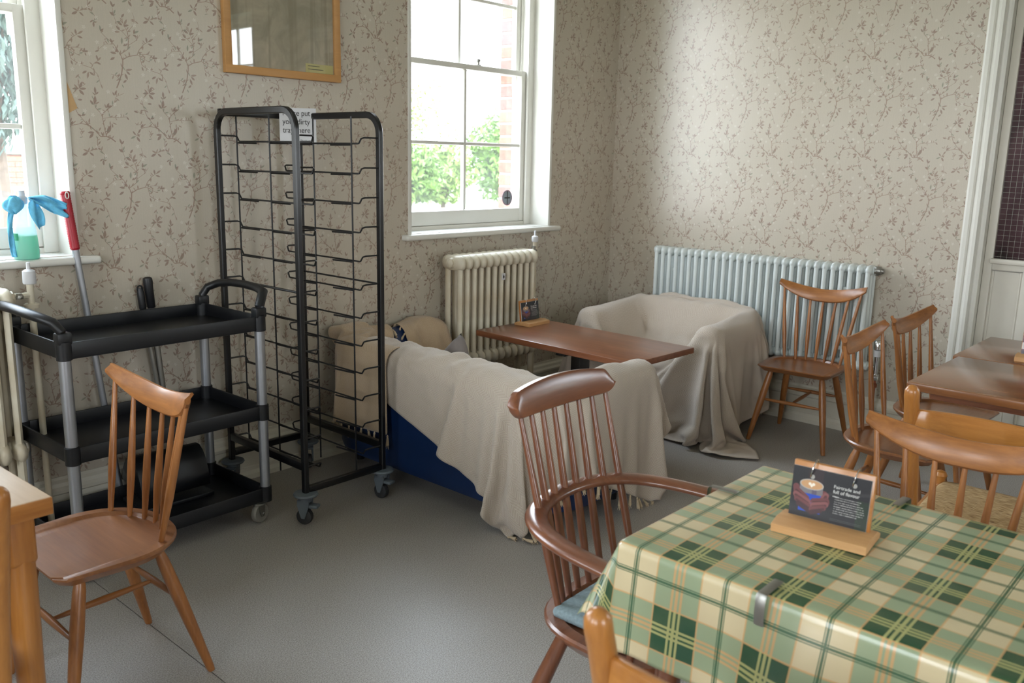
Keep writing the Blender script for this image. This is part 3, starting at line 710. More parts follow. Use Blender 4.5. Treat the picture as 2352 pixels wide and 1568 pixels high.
# ------------------------------------------------------------------ blankets draped over the sofas: real cloth dropped onto them
def smooth(t): t = max(0, min(1, t)); return t*t*(3-2*t)
def ripples(seed, amp, lo, hi):
    r = random.Random(seed); W_ = [(r.uniform(lo, hi)*2, r.uniform(0, 6.3), r.uniform(.5, 1), r.uniform(-6, 6)) for _ in range(6)]
    return lambda u, v: amp*(1+sum(w_*math.sin(k*v+p+q*u) for k, p, w_, q in W_)/4)
def lay_sheet(cx, cy, sx, sy, rot, z0, res, rip, sink, pinned, friction, bend):
    nx, ny = int(sx/res), int(sy/res); P = []; UV = []
    for i in range(nx+1):
        row = []; ur = []
        for j in range(ny+1):
            u = -sx/2+sx*i/nx; v = -sy/2+sy*j/ny
            X = cx+u*math.cos(rot)-v*math.sin(rot); Y = cy+u*math.sin(rot)+v*math.cos(rot)
            row.append((X, Y, z0+rip(u, v)+(sink(X, Y) if sink else 0))); ur.append((u, v))
        P.append(row); UV.append(ur)
    b = B(); grid(b, P, UV); o = obj('woven_sheet', b, 'blanket', None, auto=None)
    md = o.modifiers.new('drop', 'CLOTH'); s = md.settings; s.quality = 5; s.mass = .42; s.tension_stiffness = 30; s.compression_stiffness = 10; s.shear_stiffness = 12
    s.bending_stiffness = bend; s.air_damping = 2; s.bending_damping = .5; s.tension_damping = 10; s.compression_damping = 10
    c = md.collision_settings; c.collision_quality = 3; c.distance_min = .006; c.use_self_collision = True; c.self_distance_min = .006; c.friction = friction; c.self_friction = 5
    md.point_cache.frame_start = 1; md.point_cache.frame_end = FRAMES
    vg = o.vertex_groups.new(name='pin'); vg.add([v.index for v in o.data.vertices if pinned(v.co)], 1.0, 'REPLACE'); s.vertex_group_mass = 'pin'
    return o, nx, ny
def solid(o, friction, outer=.006):
    o.modifiers.new('touch', 'COLLISION'); o.collision.thickness_outer = outer; o.collision.thickness_inner = .02; o.collision.cloth_friction = friction; o.collision.damping = .5
FRAMES = 80
bump_boxes = []
for (x0, x1, y0, y1, z0, z1), fr_ in (((-2, 6, -1, 5, -.3, 0), 12), ((-2, 6, 3.41, 3.7, 0, 2), 2), ((4.60, 4.9, 0, 3.4, 0, 1), 2)):      # floor, wall and radiator while the cloth falls
    o = obj('temporary_collider', box(B(), x0, x1, y0, y1, z0, z1), 'blue'); solid(o, fr_, .006 if fr_ > 5 else .003); bump_boxes.append(o)
for o in col1+col2: solid(o, 6)
in_sofa = lambda X, Y: -.2*smooth((Y-2.06)/.09)*smooth((3.3-Y)/.09)*smooth((X-2.53)/.09)
in_chair = lambda X, Y: -.2*smooth((Y-2.24)/.09)*smooth((2.96-Y)/.09)*smooth((4.49-X)/.09)
RES = .0235
SHEETS = {
    'main': lay_sheet(2.735, 2.305, 1.46, 1.37, math.radians(-22), .628, RES, ripples(3, .020, 14, 42), in_sofa, lambda c: 2.45 < c.x < 2.53 and 2.2 < c.y < 3.12 and c.z < .648, 6, .12),
    'chair': lay_sheet(4.10, 2.57, 1.58, 1.86, math.radians(5), .628, RES, ripples(8, .026, 12, 40), in_chair, lambda c: 4.47 < c.x < 4.54 and 2.2 < c.y < 3.0 and c.z < .66, 5, .15),
    'corner': lay_sheet(2.44, 3.10, .78, .56, math.radians(8), .630, .022, ripples(5, .02, 9, 26), None, lambda c: 2.47 < c.x < 2.62 and c.y > 3.22, 6, .6),
    'front': lay_sheet(3.08, 3.10, .56, .55, math.radians(-6), .630, .022, ripples(6, .008, 9, 26), None, lambda c: 2.95 < c.x < 3.05 and c.y > 3.28, 6, .6)}
for f in range(1, FRAMES+1): SC.frame_set(f)
dg_ = bpy.context.evaluated_depsgraph_get(); SHAPE = {}
for key, (o, nx, ny) in SHEETS.items():
    me = o.evaluated_get(dg_).to_mesh(); a = np.empty(len(me.vertices)*3); me.vertices.foreach_get('co', a); SHAPE[key] = a.reshape(nx+1, ny+1, 3).copy()
for key, (o, nx, ny) in SHEETS.items():
    o.modifiers.clear(); o.vertex_groups.clear(); o.data.vertices.foreach_set('co', SHAPE[key].ravel()); o.data.update()
for o in bump_boxes: bpy.data.objects.remove(o)
for o in col1+col2: o.modifiers.clear()
SC.frame_set(1)
ORIGIN = {}
def blanket(key, label, mat):
    o = SHEETS[key][0]; P = SHAPE[key]; t = thing('blanket', label, 'blanket', (float(P[..., 0].mean()), float(P[..., 1].mean()), 0))
    ORIGIN[t.name] = tuple(t.location)
    o.data.materials.clear(); o.data.materials.append(M[mat]); o.parent = t; o.location = (-t.location.x, -t.location.y, 0)
    md = o.modifiers.new('finer', 'SUBSURF'); md.render_levels = 1; md.levels = 1
    m2 = o.modifiers.new('thick', 'SOLIDIFY'); m2.thickness = .003; m2.offset = 1
    return t, P

def tassels(parent, edge, ctr, step=2, ln=.055, mat='fringe', seed=1, k0=0, k1=None):
    """knotted tassels along an edge of the blanket; edge = list of points, ctr = inner neighbours"""
    r = random.Random(seed); n = 0
    for i in range(k0, (k1 if k1 is not None else len(edge)), step):
        p = Vector(edge[i]); d = (p-Vector(ctr[i])); d.normalize()
        d = (d*.5+Vector((r.uniform(-.25, .25), r.uniform(-.25, .25), -1))).normalized()
        L = ln*r.uniform(.75, 1.15); q = p+d*L
        if q.z < .008: q.z = .008+r.uniform(0, .004); q.x += r.uniform(-.02, .02); q.y -= r.uniform(0, .03)
        b = B(); mid = p.lerp(q, .45)+Vector((r.uniform(-.005, .005),)*3)
        tube(b, [p, p.lerp(mid, .35), p.lerp(mid, .6), mid, q], [.0022, .0052, .0036, .0052, .0078], 7)
        for k in range(5):
            a = k*1.257; e = q+Vector((math.cos(a)*.007, math.sin(a)*.007, -.006 if q.z > .02 else 0))
            tube(b, [mid.lerp(q, .6), e+d*.012*r.random()], [.002, .0012], 4)
        obj('tassel', b, mat, parent).location = (-ORIGIN[parent.name][0], -ORIGIN[parent.name][1], 0)

mb, G = blanket('main', 'beige herringbone blanket over the back of the two-seat sofa', 'blanket')
tassels(mb, G[:, 0], G[:, 1], 2, seed=2)
cb, G = blanket('corner', 'tan herringbone blanket over the far corner of the two-seat sofa behind the tray rack', 'blanket2')
cb.location.x -= .013; cb.location.y -= .004; cb.location.z += .007
bpy.context.view_layer.update()
tassels(cb, G[-1], G[-2], 2, .045, seed=3); tassels(cb, G[0], G[1], 2, .045, seed=5)
fb, G = blanket('front', 'small tan fringed blanket over the sofa arm nearest the old cream radiator', 'blanket2')
tassels(fb, G[0], G[1], 2, .045, seed=4)
ab, G = blanket('chair', 'pale herringbone blanket covering the tub armchair before the white radiator', 'blanket')
cu = thing('cushion', 'grey-brown square cushion peeping over the back of the covered sofa', 'cushion', (2.645, 2.715, .41), math.radians(84))
b = B(); P = []
for i in range(17):
    row = []
    for j in range(17):
        u, v = -1+i/8, -1+j/8; e = max(0, 1-u**4)*max(0, 1-v**4); row.append((u*.115*(1-.06*(1-abs(v))), .04*e**.5, v*.115*(1-.06*(1-abs(u)))))
    P.append(row)
grid(b, P)
Q = [[(x, -y, z) for x, y, z in r] for r in P]; grid(b, Q); bmesh.ops.remove_doubles(b, verts=b.verts, dist=1e-5)
cover = obj('cover', b, 'grey', cu, auto=None); cover.rotation_euler = (math.radians(12), math.radians(40), 0); cover.location = (0, 0, .125)

# ------------------------------------------------------------------ radiators
def radiator(name, label, n, pitch, h, z0, depth, mat, old=True):
    """runs along local x from 0; wall behind at +y"""
    t = thing(name, label, 'radiator'); me = None
    b = B()
    if old:
        for y, rx, ry in ((-.045, .0135, .018), (.045, .0135, .018)):
            tube(b, [(0, y, z0+.05), (0, y, z0+h*.5), (0, y, z0+h-.05)], 1, 8, flat=(rx, ry), cap=False)
        for zc in (z0+.045, z0+h-.045):
            pr = [(-.082, .008), (-.074, .03), (-.045, .043), (0, .040), (.045, .043), (.074, .03), (.082, .008)]
            tube(b, [(0, y, zc) for y, _ in pr], [r for _, r in pr], 10, flat=(.56, 1.0))
        lathe(b, [(.02, -pitch/2-.001), (.028, -pitch/2+.006), (.028, pitch/2-.006), (.02, pitch/2+.001)], (0, 0, z0+.045), 12, 'x')
        lathe(b, [(.02, -pitch/2-.001), (.028, -pitch/2+.006), (.028, pitch/2-.006), (.02, pitch/2+.001)], (0, 0, z0+h-.045), 12, 'x')
    else:
        for y in (-.042, 0, .042):
            tube(b, [(0, y, z0+.03), (0, y, z0+h*.5), (0, y, z0+h-.03)], .0125, 10, cap=False)
        for zc, s in ((z0+.03, -1), (z0+h-.03, 1)):
            pr = [(-.057, .006), (-.05, .019), (-.03, .027), (0, .029), (.03, .027), (.05, .019), (.057, .006)]
            tube(b, [(0, y, zc) for y, _ in pr], [r for _, r in pr], 10, flat=(.66, 1.0))
            lathe(b, [(.022, -pitch/2-.001), (.022, pitch/2+.001)], (0, 0, zc), 10, 'x')
    for i in range(n):
        if i == 0: o = obj('column', b, mat, t, auto=50); me = o.data
        else: o = bpy.data.objects.new('column', me); COL.objects.link(o); o.parent = t
        o.location = ((i+.5)*pitch, 0, 0)
    W = n*pitch
    for x, s in ((0, -1), (W, 1)):
        for zc in ((z0+.045, z0+h-.045) if old else (z0+.03, z0+h-.03)):
            b = B(); lathe(b, [(.024, 0), (.026, s*.008), (.02, s*.014), (.0001, s*.018)], (x, 0, zc), 8, 'x'); obj('end_plug', b, mat if old else 'radwhite', t)
    if old:
        for x in (pitch*.5, W-pitch*.5):
            for y in (-.045, .045): b = B(); tube(b, [(x, y, z0+.04), (x, y-.005, .03), (x, y-.012, 0)], [.016, .014, .02], 8); obj('foot', b, mat, t)
        b = B(); tube(b, [(W*.55, .0, z0+h*.80), (W*.55, .12, z0+h*.80)], .006, 6); obj('wall_stay', b, 'steel', t)
    else:
        for x in (pitch*3, W-pitch*3):
            for zz in (z0+.1, z0+h-.15): b = B(); box(b, x-.012, x+.012, -.03, .105, zz, zz+.02, .003); obj('bracket', b, 'radwhite', t)
    return t, W
ra, W = radiator('column_radiator', 'old cream cast iron radiator with chipped paint under the middle window', 12, .0525, .615, .34, .15, 'oldcream')
ra.location = (3.18, 3.30, 0)
# union, riser pipe and little vent cap of the old radiator
b = B(); tube(b, [(W, 0, .93), (W+.045, 0, .93)], .013, 8); tube(b, [(W+.045, .0, .0), (W+.045, .0, .985)], .012, 10); lathe(b, [(.022, 0), (.024, .02), (.018, .03)], (W+.045, 0, .915), 10); obj('riser_pipe', b, 'oldcream', ra)
b = B(); lathe(b, [(.016, 0), (.02, .006), (.019, .03), (.012, .034), (.006, .036), (.006, .062), (0, .064)], (W+.045, 0, .985), 12); obj('vent_cap', b, 'paper', ra)
b = B(); lathe(b, [(.02, 0), (.02, .03), (.012, .034), (.012, .05), (0, .052)], (W-.0, -.03, .915), 8); obj('valve_nut', b, 'steel', ra)
b = B(); box(b, 0, .026, -.002, 0, 0, .036); tg = obj('number_tag', b, 'paper', ra, smooth=False, loc=(.325, -.068, .80))
b = B(); prism(b, [(.013, .030), (.021, .013), (.005, .013)], 'y', -.003, -.0015); box(b, .011, .015, -.003, -.0015, .006, .016); obj('arrow_mark', b, 'ink', tg, smooth=False)
rb, W = radiator('column_radiator', 'old cream cast iron radiator at the left behind the serving trolley', 12, .0525, .63, .355, .15, 'oldcream')
rb.location = (.43, 3.30, 0)
b = B(); tube(b, [(W, 0, .945), (W+.07, 0, .945)], .011, 8); tube(b, [(W+.07, .0, 0), (W+.07, .0, .985)], .012, 10); lathe(b, [(.026, 0), (.026, .012), (.02, .016)], (W+.07, 0, .90), 12); obj('riser_pipe', b, 'oldcream', rb)
b = B(); lathe(b, [(.02, 0), (.022, .004), (.021, .045), (.014, .05), (.007, .052), (.006, .075), (0, .077)], (W+.07, 0, .985), 14); obj('vent_cap', b, 'paper', rb)
b = B(); lathe(b, [(.016, 0), (.018, .01), (.012, .02)], (W+.03, -.0, .935), 8); obj('valve_nut', b, 'steel', rb)
rc, W = radiator('tubular_radiator', 'long white tubular radiator on the right wall behind the covered armchair', 29, .0467, .575, .37, .12, 'radwhite', old=False)
rc.location = (4.70, 3.007, 0); rc.rotation_euler = (0, 0, -PI/2)
b = B(); lathe(b, [(.024, 0), (.026, .012), (.022, .03), (.016, .034), (.013, .044), (0, .046)], (W, 0, .915), 14, 'x'); obj('air_vent', b, 'steel', rc)
b = B(); tube(b, [(W, 0, .40), (W+.055, 0, .40)], .011, 8); tube(b, [(W+.055, 0, .36), (W+.055, 0, .46)], .013, 10); lathe(b, [(.017, 0), (.02, .004), (.02, .03), (.016, .034)], (W+.055, 0, .33), 8); obj('valve_body', b, 'chrome', rc)
b = B(); lathe(b, [(.019, 0), (.019, .035)], (W+.055, 0, .46), 14); obj('valve_collar', b, 'paper', rc)
b = B(); lathe(b, [(.014, 0), (.022, .004), (.023, .045), (.018, .052), (0, .053)], (W+.055, 0, .495), 14); obj('valve_head', b, 'chrome', rc)
b = B(); tube(b, [(W+.055, 0, 0), (W+.055, 0, .335)], .0085, 8); lathe(b, [(.013, 0), (.015, .004), (.015, .02), (.011, .024)], (W+.055, 0, .29), 8); obj('copper_tail', b, 'copper', rc)

# ------------------------------------------------------------------ stick-back dining chairs
SH = .418
def seat_outline(k=28, w=.205, yf=.185, yr=-.19):
    pts = [(-.165, yf), (.165, yf), (.192, yf-.022)]
    for i in range(k+1):
        a = PI*i/k; x = w*math.cos(a); x = math.copysign(abs(x)**.92*w**.08, x); pts.append((x, .005-(.005-yr)*math.sin(a)**.9))
    pts.append((-.192, yf-.022)); return pts
def ring_scale(o, dx, dy=None):
    dy = dx if dy is None else dy
    return [(x*(1-dx/.2), y*(1-dy/.19)) for x, y in o]
def make_seat(O, zt, th, dish=.010, open_front=True):
    b = B(); n = len(O)
    levels = [(ring_scale(O, .022), zt-th), (ring_scale(O, .004), zt-th*.45), (O, zt-th*.3), (O, zt-.005), (ring_scale(O, .004), zt)]
    inner = []
    for s_, z in ((.03, zt), (.036, zt-dish*.7), (.06, zt-dish)):
        inner.append(([(x*(1-s_/.2), (y*(1-s_/.19) if y < .06 else y*(1-.004/.19)) if open_front else y*(1-s_/.19)) for x, y in O], z))
    # in front the dish runs out over the edge
    def zf(x, y, z): return z if y < .02 or not open_front else z-(dish*.9)*min(1, (y-.02)/.1)*(1 if abs(x) < .168 else .3)*(z > zt-.004)
    V = []
    for ring, z in levels+inner: V.append([b.verts.new((x, y, zf(x, y, z))) for x, y in ring])
    for A, C in zip(V, V[1:]):
        for k in range(n): b.faces.new((A[k], A[(k+1) % n], C[(k+1) % n], C[k]))
    b.faces.new(V[0][::-1])
    c = b.verts.new((0, .02, zt-dish-.002)); last = V[-1]
    for k in range(n): b.faces.new((last[k], last[(k+1) % n], c))
    return b
LEGP = [(0, .011), (.04, .0135), (.1, .0165), (.35, .0185), (.6, .0165), (.97, .0115), (1, .010)]
SPP = [(0, .0055), (.08, .0062), (.35, .0088), (.6, .0075), (1, .0048)]
def crest_bow(hw=.232, zc=.727, zt=.795, rise=.042, curve=.045, th=.0115, lift=.080, n=16):
    b = B(); rings = []
    for i in range(n+1):
        t = -1+2*i/n; x = hw*t; y = curve*t*t; top = zt+rise*abs(t)**1.7; bot = zc+lift*abs(t)**2.4; e = 1-.25*abs(t)**4
        dy = th*e; lean = -.012
        sec = [(-dy, bot+.006), (-dy*.5, bot), (dy*.5, bot), (dy, bot+.006), (dy*.9, (top+bot)/2), (dy*.7+lean, top-.006), (dy*.3+lean, top), (-dy*.3+lean, top), (-dy*.8+lean, top-.006), (-dy, (top+bot)/2)]
        rings.append([b.verts.new((x, y+a, z)) for a, z in sec])
    m_ = len(rings[0])
    for A, C in zip(rings, rings[1:]):
        for k in range(m_): b.faces.new((A[k], A[(k+1) % m_], C[(k+1) % m_], C[k]))
    b.faces.new(rings[0][::-1]); b.faces.new(rings[-1]); return b
def stick_chair(label, loc, rz, grp='stick-back dining chairs'):
    t = thing('dining_chair', label, 'chair', loc, rz, grp)
    obj('seat', make_seat(seat_outline(), SH, .034, .014), 'seat', t, auto=35)
    for sx in (-1, 1):
        for sy, fx, fy, tx, ty in ((1, .203, .19, .135, .11), (-1, .188, -.205, .125, -.10)):
            b = B(); turned(b, (sx*tx, ty, SH-.03), (sx*fx, fy, 0), LEGP, 14); obj('leg', b, 'beech_z', t)
    def lp(sx, sy, z):
        fx, fy, tx, ty = (.203, .19, .135, .11) if sy > 0 else (.188, -.205, .125, -.10)
        f = (SH-.03-z)/(SH-.03); return Vector((sx*(tx+(fx-tx)*f), ty+(fy-ty)*f, z))
    ST = [(0, .005), (.15, .0075), (.5, .0105), (.85, .0075), (1, .005)]
    for sy, z in ((1, .225), (-1, .235)):
        b = B(); turned(b, lp(-1, sy, z), lp(1, sy, z), ST, 10); obj('stretcher', b, 'beech_x', t)
    b = B(); turned(b, (lp(-1, 1, .225)+lp(1, 1, .225))/2, (lp(-1, -1, .235)+lp(1, -1, .235))/2, ST, 10); obj('stretcher', b, 'beech_y', t)
    obj('crest_rail', crest_bow(), 'beech_x', t, auto=35, loc=(0, -.200, 0))
    for k in range(7):
        u = -1+2*k/6; x0, x1 = u*.150, u*.207
        a = PI/2-u*.95; y0 = -.158*abs(math.sin(a))**.9
        b = B(); turned(b, (x0, y0, SH-.012), (x1, -.200+.045*(x1/.232)**2, 0.731+.080*abs(x1/.232)**2.4), [(p, r*1.3) for p, r in SPP], 10); obj('spindle', b, 'beech_z', t)
    return t
cA = stick_chair('honey wooden stick-back chair alone in front of the white tubular radiator', (4.42, 1.872, 0), math.radians(93.5))
CH = [('honey wooden stick-back chair facing the brown table, just right of the radiator valve', (3.437, 1.06, 0), math.radians(181)),
      ('honey wooden stick-back chair farthest back, at the table half nearest the door', (4.01, 1.065, 0), math.radians(177)),
      ('honey wooden stick-back chair with its curved top rail behind the green tablecloth', (2.082, .525, 0), math.radians(93)),
      ('honey wooden stick-back chair standing alone before the black trolley', (.912, 2.32, 0), math.radians(90.5))]
for lb, loc, rz in CH: dup(cA, loc, rz, lb)

# ------------------------------------------------------------------ rush-seated ladder chairs
def rush_chair(label, loc, rz, grp='rush-seated chairs'):
    t = thing('rush_chair', label, 'chair', loc, rz, grp)
    for sx in (-1, 1):
        b = B(); P = [(sx*.19, -.19, 0), (sx*.19, -.19, .40), (sx*.193, -.212, .55), (sx*.195, -.272, .785), (sx*.195, -.277, .80), (sx*.195, -.281, .815), (sx*.195, -.284, .83), (sx*.195, -.286, .840), (sx*.195, -.287, .845)]
        tube(b, P, [.019, .023, .023, .021, .021, .0215, .020, .0135, .003], 14); obj('rear_post', b, 'pine_z', t)
        b = B(); tube(b, [(sx*.215, .19, 0), (sx*.215, .19, .42), (sx*.215, .19, .432), (sx*.215, .19, .445), (sx*.215, .19, .457), (sx*.215, .19, .462)], [.016, .019, .016, .022, .016, .003], 14); obj('front_leg', b, 'pine_z', t)
    for (a, c, z) in (((-.19, -.19), (.19, -.19), .22), ((-.215, .19), (.215, .19), .25), ((-.19, -.19), (-.215, .19), .2), ((.19, -.19), (.215, .19), .2), ((-.19, -.19), (-.215, .19), .31), ((.19, -.19), (.215, .19), .31)):
        b = B(); turned(b, (*a, z), (*c, z), [(0, .007), (.5, .011), (1, .007)], 8); obj('rung', b, 'pine_x', t)
    b = B()
    for (a, c) in (((-.19, -.19), (.19, -.19)), ((-.215, .19), (.215, .19)), ((-.19, -.19), (-.215, .19)), ((.19, -.19), (.215, .19))):
        tube(b, [(*a, .405), (*c, .405)], .014, 8)
    obj('seat_rail', b, 'pine_x', t)
    # rush seat: four quadrants rising to the diagonals
    b = B(); n = 26; P = []
    for i in range(n+1):
        row = []; v = -1+2*i/n
        for j in range(n+1):
            u = -1+2*j/n; w_ = .205+.012*v; m_ = max(abs(u), abs(v)); x = u*w_; y = v*.205
            z = .437-.008*m_**6-.014*max(0, (m_-.9)/.1)**2-.006*(1-min(1, abs(abs(u)-abs(v))*5))*.6
            ph = (abs(u) if abs(u) > abs(v) else abs(v))*.205/.0062; z += .0016*math.sin(ph*2*PI)
            row.append((x, y, z))
        P.append(row)
    grid(b, P); r_ = bmesh.ops.extrude_face_region(b, geom=b.faces[:]); vs = [g for g in r_['geom'] if isinstance(g, bmesh.types.BMVert)]
    for v in vs: v.co.z = .400
    obj('rush_seat', b, 'rush', t, auto=60)
    for z0, z1, arch in ((.675, .79, .018),):
        b = B(); rings = []
        for i in range(15):
            u = -1+2*i/14; x = .185*u; y = -.19-((z0+z1)/2-.40)*.215-.035*(1-u*u); top = z1-arch*u*u; bot = z0+.012*(u*u-1)*-.6
            rings.append([b.verts.new((x, y+d, z)) for d, z in ((-.009, bot+.004), (-.004, bot), (.004, bot), (.009, bot+.004), (.006, top-.004), (.002, top), (-.006, top), (-.011, top-.004))])
        for A, C in zip(rings, rings[1:]):
            for k in range(8): b.faces.new((A[k], A[(k+1) % 8], C[(k+1) % 8], C[k]))
        b.faces.new(rings[0][::-1]); b.faces.new(rings[-1]); obj('back_slat', b, 'pine_x', t, auto=50)
    return t
rE = rush_chair('golden pine chair with woven rush seat showing, between the plaid cloth and the brown tables', (2.85, .57, 0), math.radians(-90))
dup(rE, (1.195, .452, 0), math.radians(-90), 'golden pine chair whose round post tip rises at the near side of the green tablecloth')
dup(rE, (.300, 1.985, 0), 0, 'golden pine chair cut off at the left edge beside the pale table')

# ------------------------------------------------------------------ dark windsor armchair
def windsor(loc, rz):
    t = thing('windsor_armchair', 'dark red-brown spindle-back armchair with a blue-grey seat pad at the end of the green tablecloth', 'armchair', loc, rz)
    O = []
    for i in range(40):
        a = 2*PI*i/40; x = .232*math.copysign(abs(math.cos(a))**.72, math.cos(a)); y = .215*math.copysign(abs(math.sin(a))**.8, math.sin(a))
        O.append((x*(1+.06*(y > 0)), y))
    obj('seat', make_seat(O, .42, .042, .008, False), 'oak_x', t, auto=35)
    for sx in (-1, 1):
        for p, q in (((sx*.15, .13, .39), (sx*.235, .235, 0)), ((sx*.14, -.12, .39), (sx*.215, -.255, 0))):
            b = B(); turned(b, p, q, [(0, .014), (.05, .017), (.4, .021), (.7, .017), (1, .012)], 14); obj('leg', b, 'oak_z', t)
        b = B(); turned(b, (sx*.19, .185, .18), (sx*.18, -.19, .19), [(0, .006), (.5, .012), (1, .006)], 10); obj('stretcher', b, 'oak_y', t)
    b = B(); turned(b, (-.185, 0, .185), (.185, 0, .185), [(0, .006), (.5, .012), (1, .006)], 10); obj('stretcher', b, 'oak_x', t)
    # steam bent arm bow
    P = [(-.262, .235, .632), (-.268, .16, .634), (-.264, .04, .637), (-.245, -.08, .640), (-.2, -.175, .644), (-.12, -.232, .648), (0, -.252, .650)]
    P = P+[(-x, y, z) for x, y, z in P[-2::-1]]
    Q = []
    for i in range(len(P)-1):
        for k in range(4):
            a = Vector(P[max(i-1, 0)]); b_ = Vector(P[i]); c = Vector(P[i+1]); d = Vector(P[min(i+2, len(P)-1)]); s = k/4
            Q.append(.5*((2*b_)+(c-a)*s+(2*a-5*b_+4*c-d)*s*s+(3*b_-a-3*c+d)*s**3))
    Q.append(Vector(P[-1]))
    L = len(Q); rr = [(.6 if i in (0, L-1) else .95 if i in (1, L-2) else 1.15 if min(i, L-1-i) < 7 else 1) for i in range(L)]
    b = B(); tube(b, Q, rr, 12, flat=(.027, .0135)); obj('arm_bow', b, 'oak_y', t, auto=60)
    def bow(u):   # point on the bow, u -1..1
        f = (u+1)/2*(L-1); i = min(int(f), L-2); return Q[i].lerp(Q[i+1], f-i)
    for u in (-.94, -.78, .78, .94):
        p = bow(u); b = B(); turned(b, (p.x*.80, p.y*.72+.01, .41), p, [(0, .007), (.4, .0105), (1, .006)], 10); obj('arm_spindle', b, 'oak_z', t)
    # long back spindles through the bow up to the crest
    for k in range(8):
        u = -1+2*k/7; x0 = u*.155; y0 = -.185+.05*u*u; x2 = u*.168-.022; y2 = -.300+.017*u*u; z2 = .872
        b = B(); turned(b, (x0, y0, .41), (x2, y2, z2), [(0, .0075), (.3, .0105), (.6, .0092), (1, .0062)], 12); obj('back_spindle', b, 'oak_z', t)
    b = B(); rings = []; n = 36
    for i in range(n+1):
        u = math.sin(PI/2*(-1+2*i/n)); x = .194*u-.022; y = -.300+.020*u*u; top = .917+.016*(1-u*u); bot = .853+.004*u*u; th = .0155; hh = math.sqrt(max(.02, 1-max(0, (abs(u)-.84)/.16)**2)); md_ = (top+bot)/2; top = md_+(top-md_)*hh; bot = md_-(md_-bot)*hh
        q_ = min(.006, (top-bot)*.3)
        rings.append([b.verts.new((x, y+d, z)) for d, z in ((-th, bot+q_), (-th*.4, bot), (th*.4, bot), (th, bot+q_), (th*.8, md_), (th*.5-.006, top-q_), (th*.2-.007, top), (-th*.9-.006, top-q_*.5), (-th*1.15, md_))])
    for A, C in zip(rings, rings[1:]):
        for k in range(9): b.faces.new((A[k], A[(k+1) % 9], C[(k+1) % 9], C[k]))
    b.faces.new(rings[0][::-1]); b.faces.new(rings[-1]); obj('crest_rail', b, 'oak_x', t, auto=50)
    return t
wn = windsor((1.625, 1.015, 0), math.radians(180.5))
pad = thing('seat_pad', 'blue-grey woollen pad lying on the seat of the dark spindle-back armchair', 'cushion', (1.625, 1.015, .42), math.radians(182))
b = B(); box(b, -.175, .175, -.15, .175, -.004, .022, .012, 3); obj('wool_cover', b, 'bluegrey', pad)

# ------------------------------------------------------------------ tables
def slab(b, x0, x1, y0, y1, z0, z1, bev=.004): return box(b, x0, x1, y0, y1, z0, z1, bev, 2)
# table between the sofas
t = thing('pedestal_table', 'narrow brown table with black pedestal between the two covered sofas', 'table', (3.425, 2.61, 0), math.radians(-1.5))
obj('tabletop', slab(B(), -.25, .25, -.50, .50, .550, .58), 'tabletop', t)
b = B(); box(b, -.19, .19, -.44, .44, .530, .550, .01, 2); obj('under_frame', b, 'oak_y', t)
b = B(); box(b, -.04, .04, -.03, .03, .03, .530, .004); box(b, -.16, .16, -.03, .03, .512, .530, .004); obj('column', b, 'blackmetal', t)
b = B(); box(b, -.22, .22, -.24, .24, 0, .03, .012); obj('base', b, 'blackmetal', t)
# two brown tables pushed together
def brown_table(label, x0, x1, y1, L, grp='brown tables pushed end to end'):
    t = thing('brown_table', label, 'table', (x0, y1, 0), math.radians(-7.0 if False else 0), grp)
    W = x1-x0
    obj('tabletop', slab(B(), 0, W, -L, 0, .722, .75), 'tabletop2', t)
    b = B(); box(b, .06, W-.06, -L+.06, -.06, .69, .722, .004); obj('apron', b, 'oak_y', t)
    b = B(); box(b, W/2-.04, W/2+.04, -L/2-.04, -L/2+.04, .03, .69, .006); obj('column', b, 'blackmetal', t)
    b = B(); box(b, W/2-.22, W/2+.22, -L/2-.26, -L/2+.26, 0, .03, .012); obj('base', b, 'blackmetal', t)
    return t
brown_table('nearer of the two glossy brown tables pushed together at the right', 3.0, 3.572, .915, 1.0)
brown_table('farther glossy brown table by the door, behind the seam', 3.578, 4.11, .935, 1.0)
# pale table at the left
t = thing('pale_table', 'pale topped wooden table cut off by the left edge', 'table', (.642, 1.862, 0), math.radians(2))
obj('tabletop', slab(B(), -.75, 0, 0, .75, .72, .74), 'ash', t)
b = B(); box(b, -.75, .0015, -.0015, .004, .70, .738, .003); box(b, -.004, .0015, 0, .75, .70, .738, .003); obj('edge_band', b, 'pine_x', t)
b = B(); box(b, -.66, -.03, .03, .05, .60, .72, .003); box(b, -.05, -.03, .03, .70, .60, .72, .003); box(b, -.66, -.03, .70, .72, .60, .72, .003); obj('apron', b, 'pine_x', t)
for x, y in ((-.055, .055), (-.055, .695), (-.695, .055), (-.695, .695)):
    b = B(); box(b, x-.03, x+.03, y-.03, y+.03, .59, .72, .012, 3); turned(b, (x, y, .60), (x, y, 0), [(0, .03), (.1, .031), (.6, .027), (1, .022)], 16); obj('leg', b, 'pine_z', t)
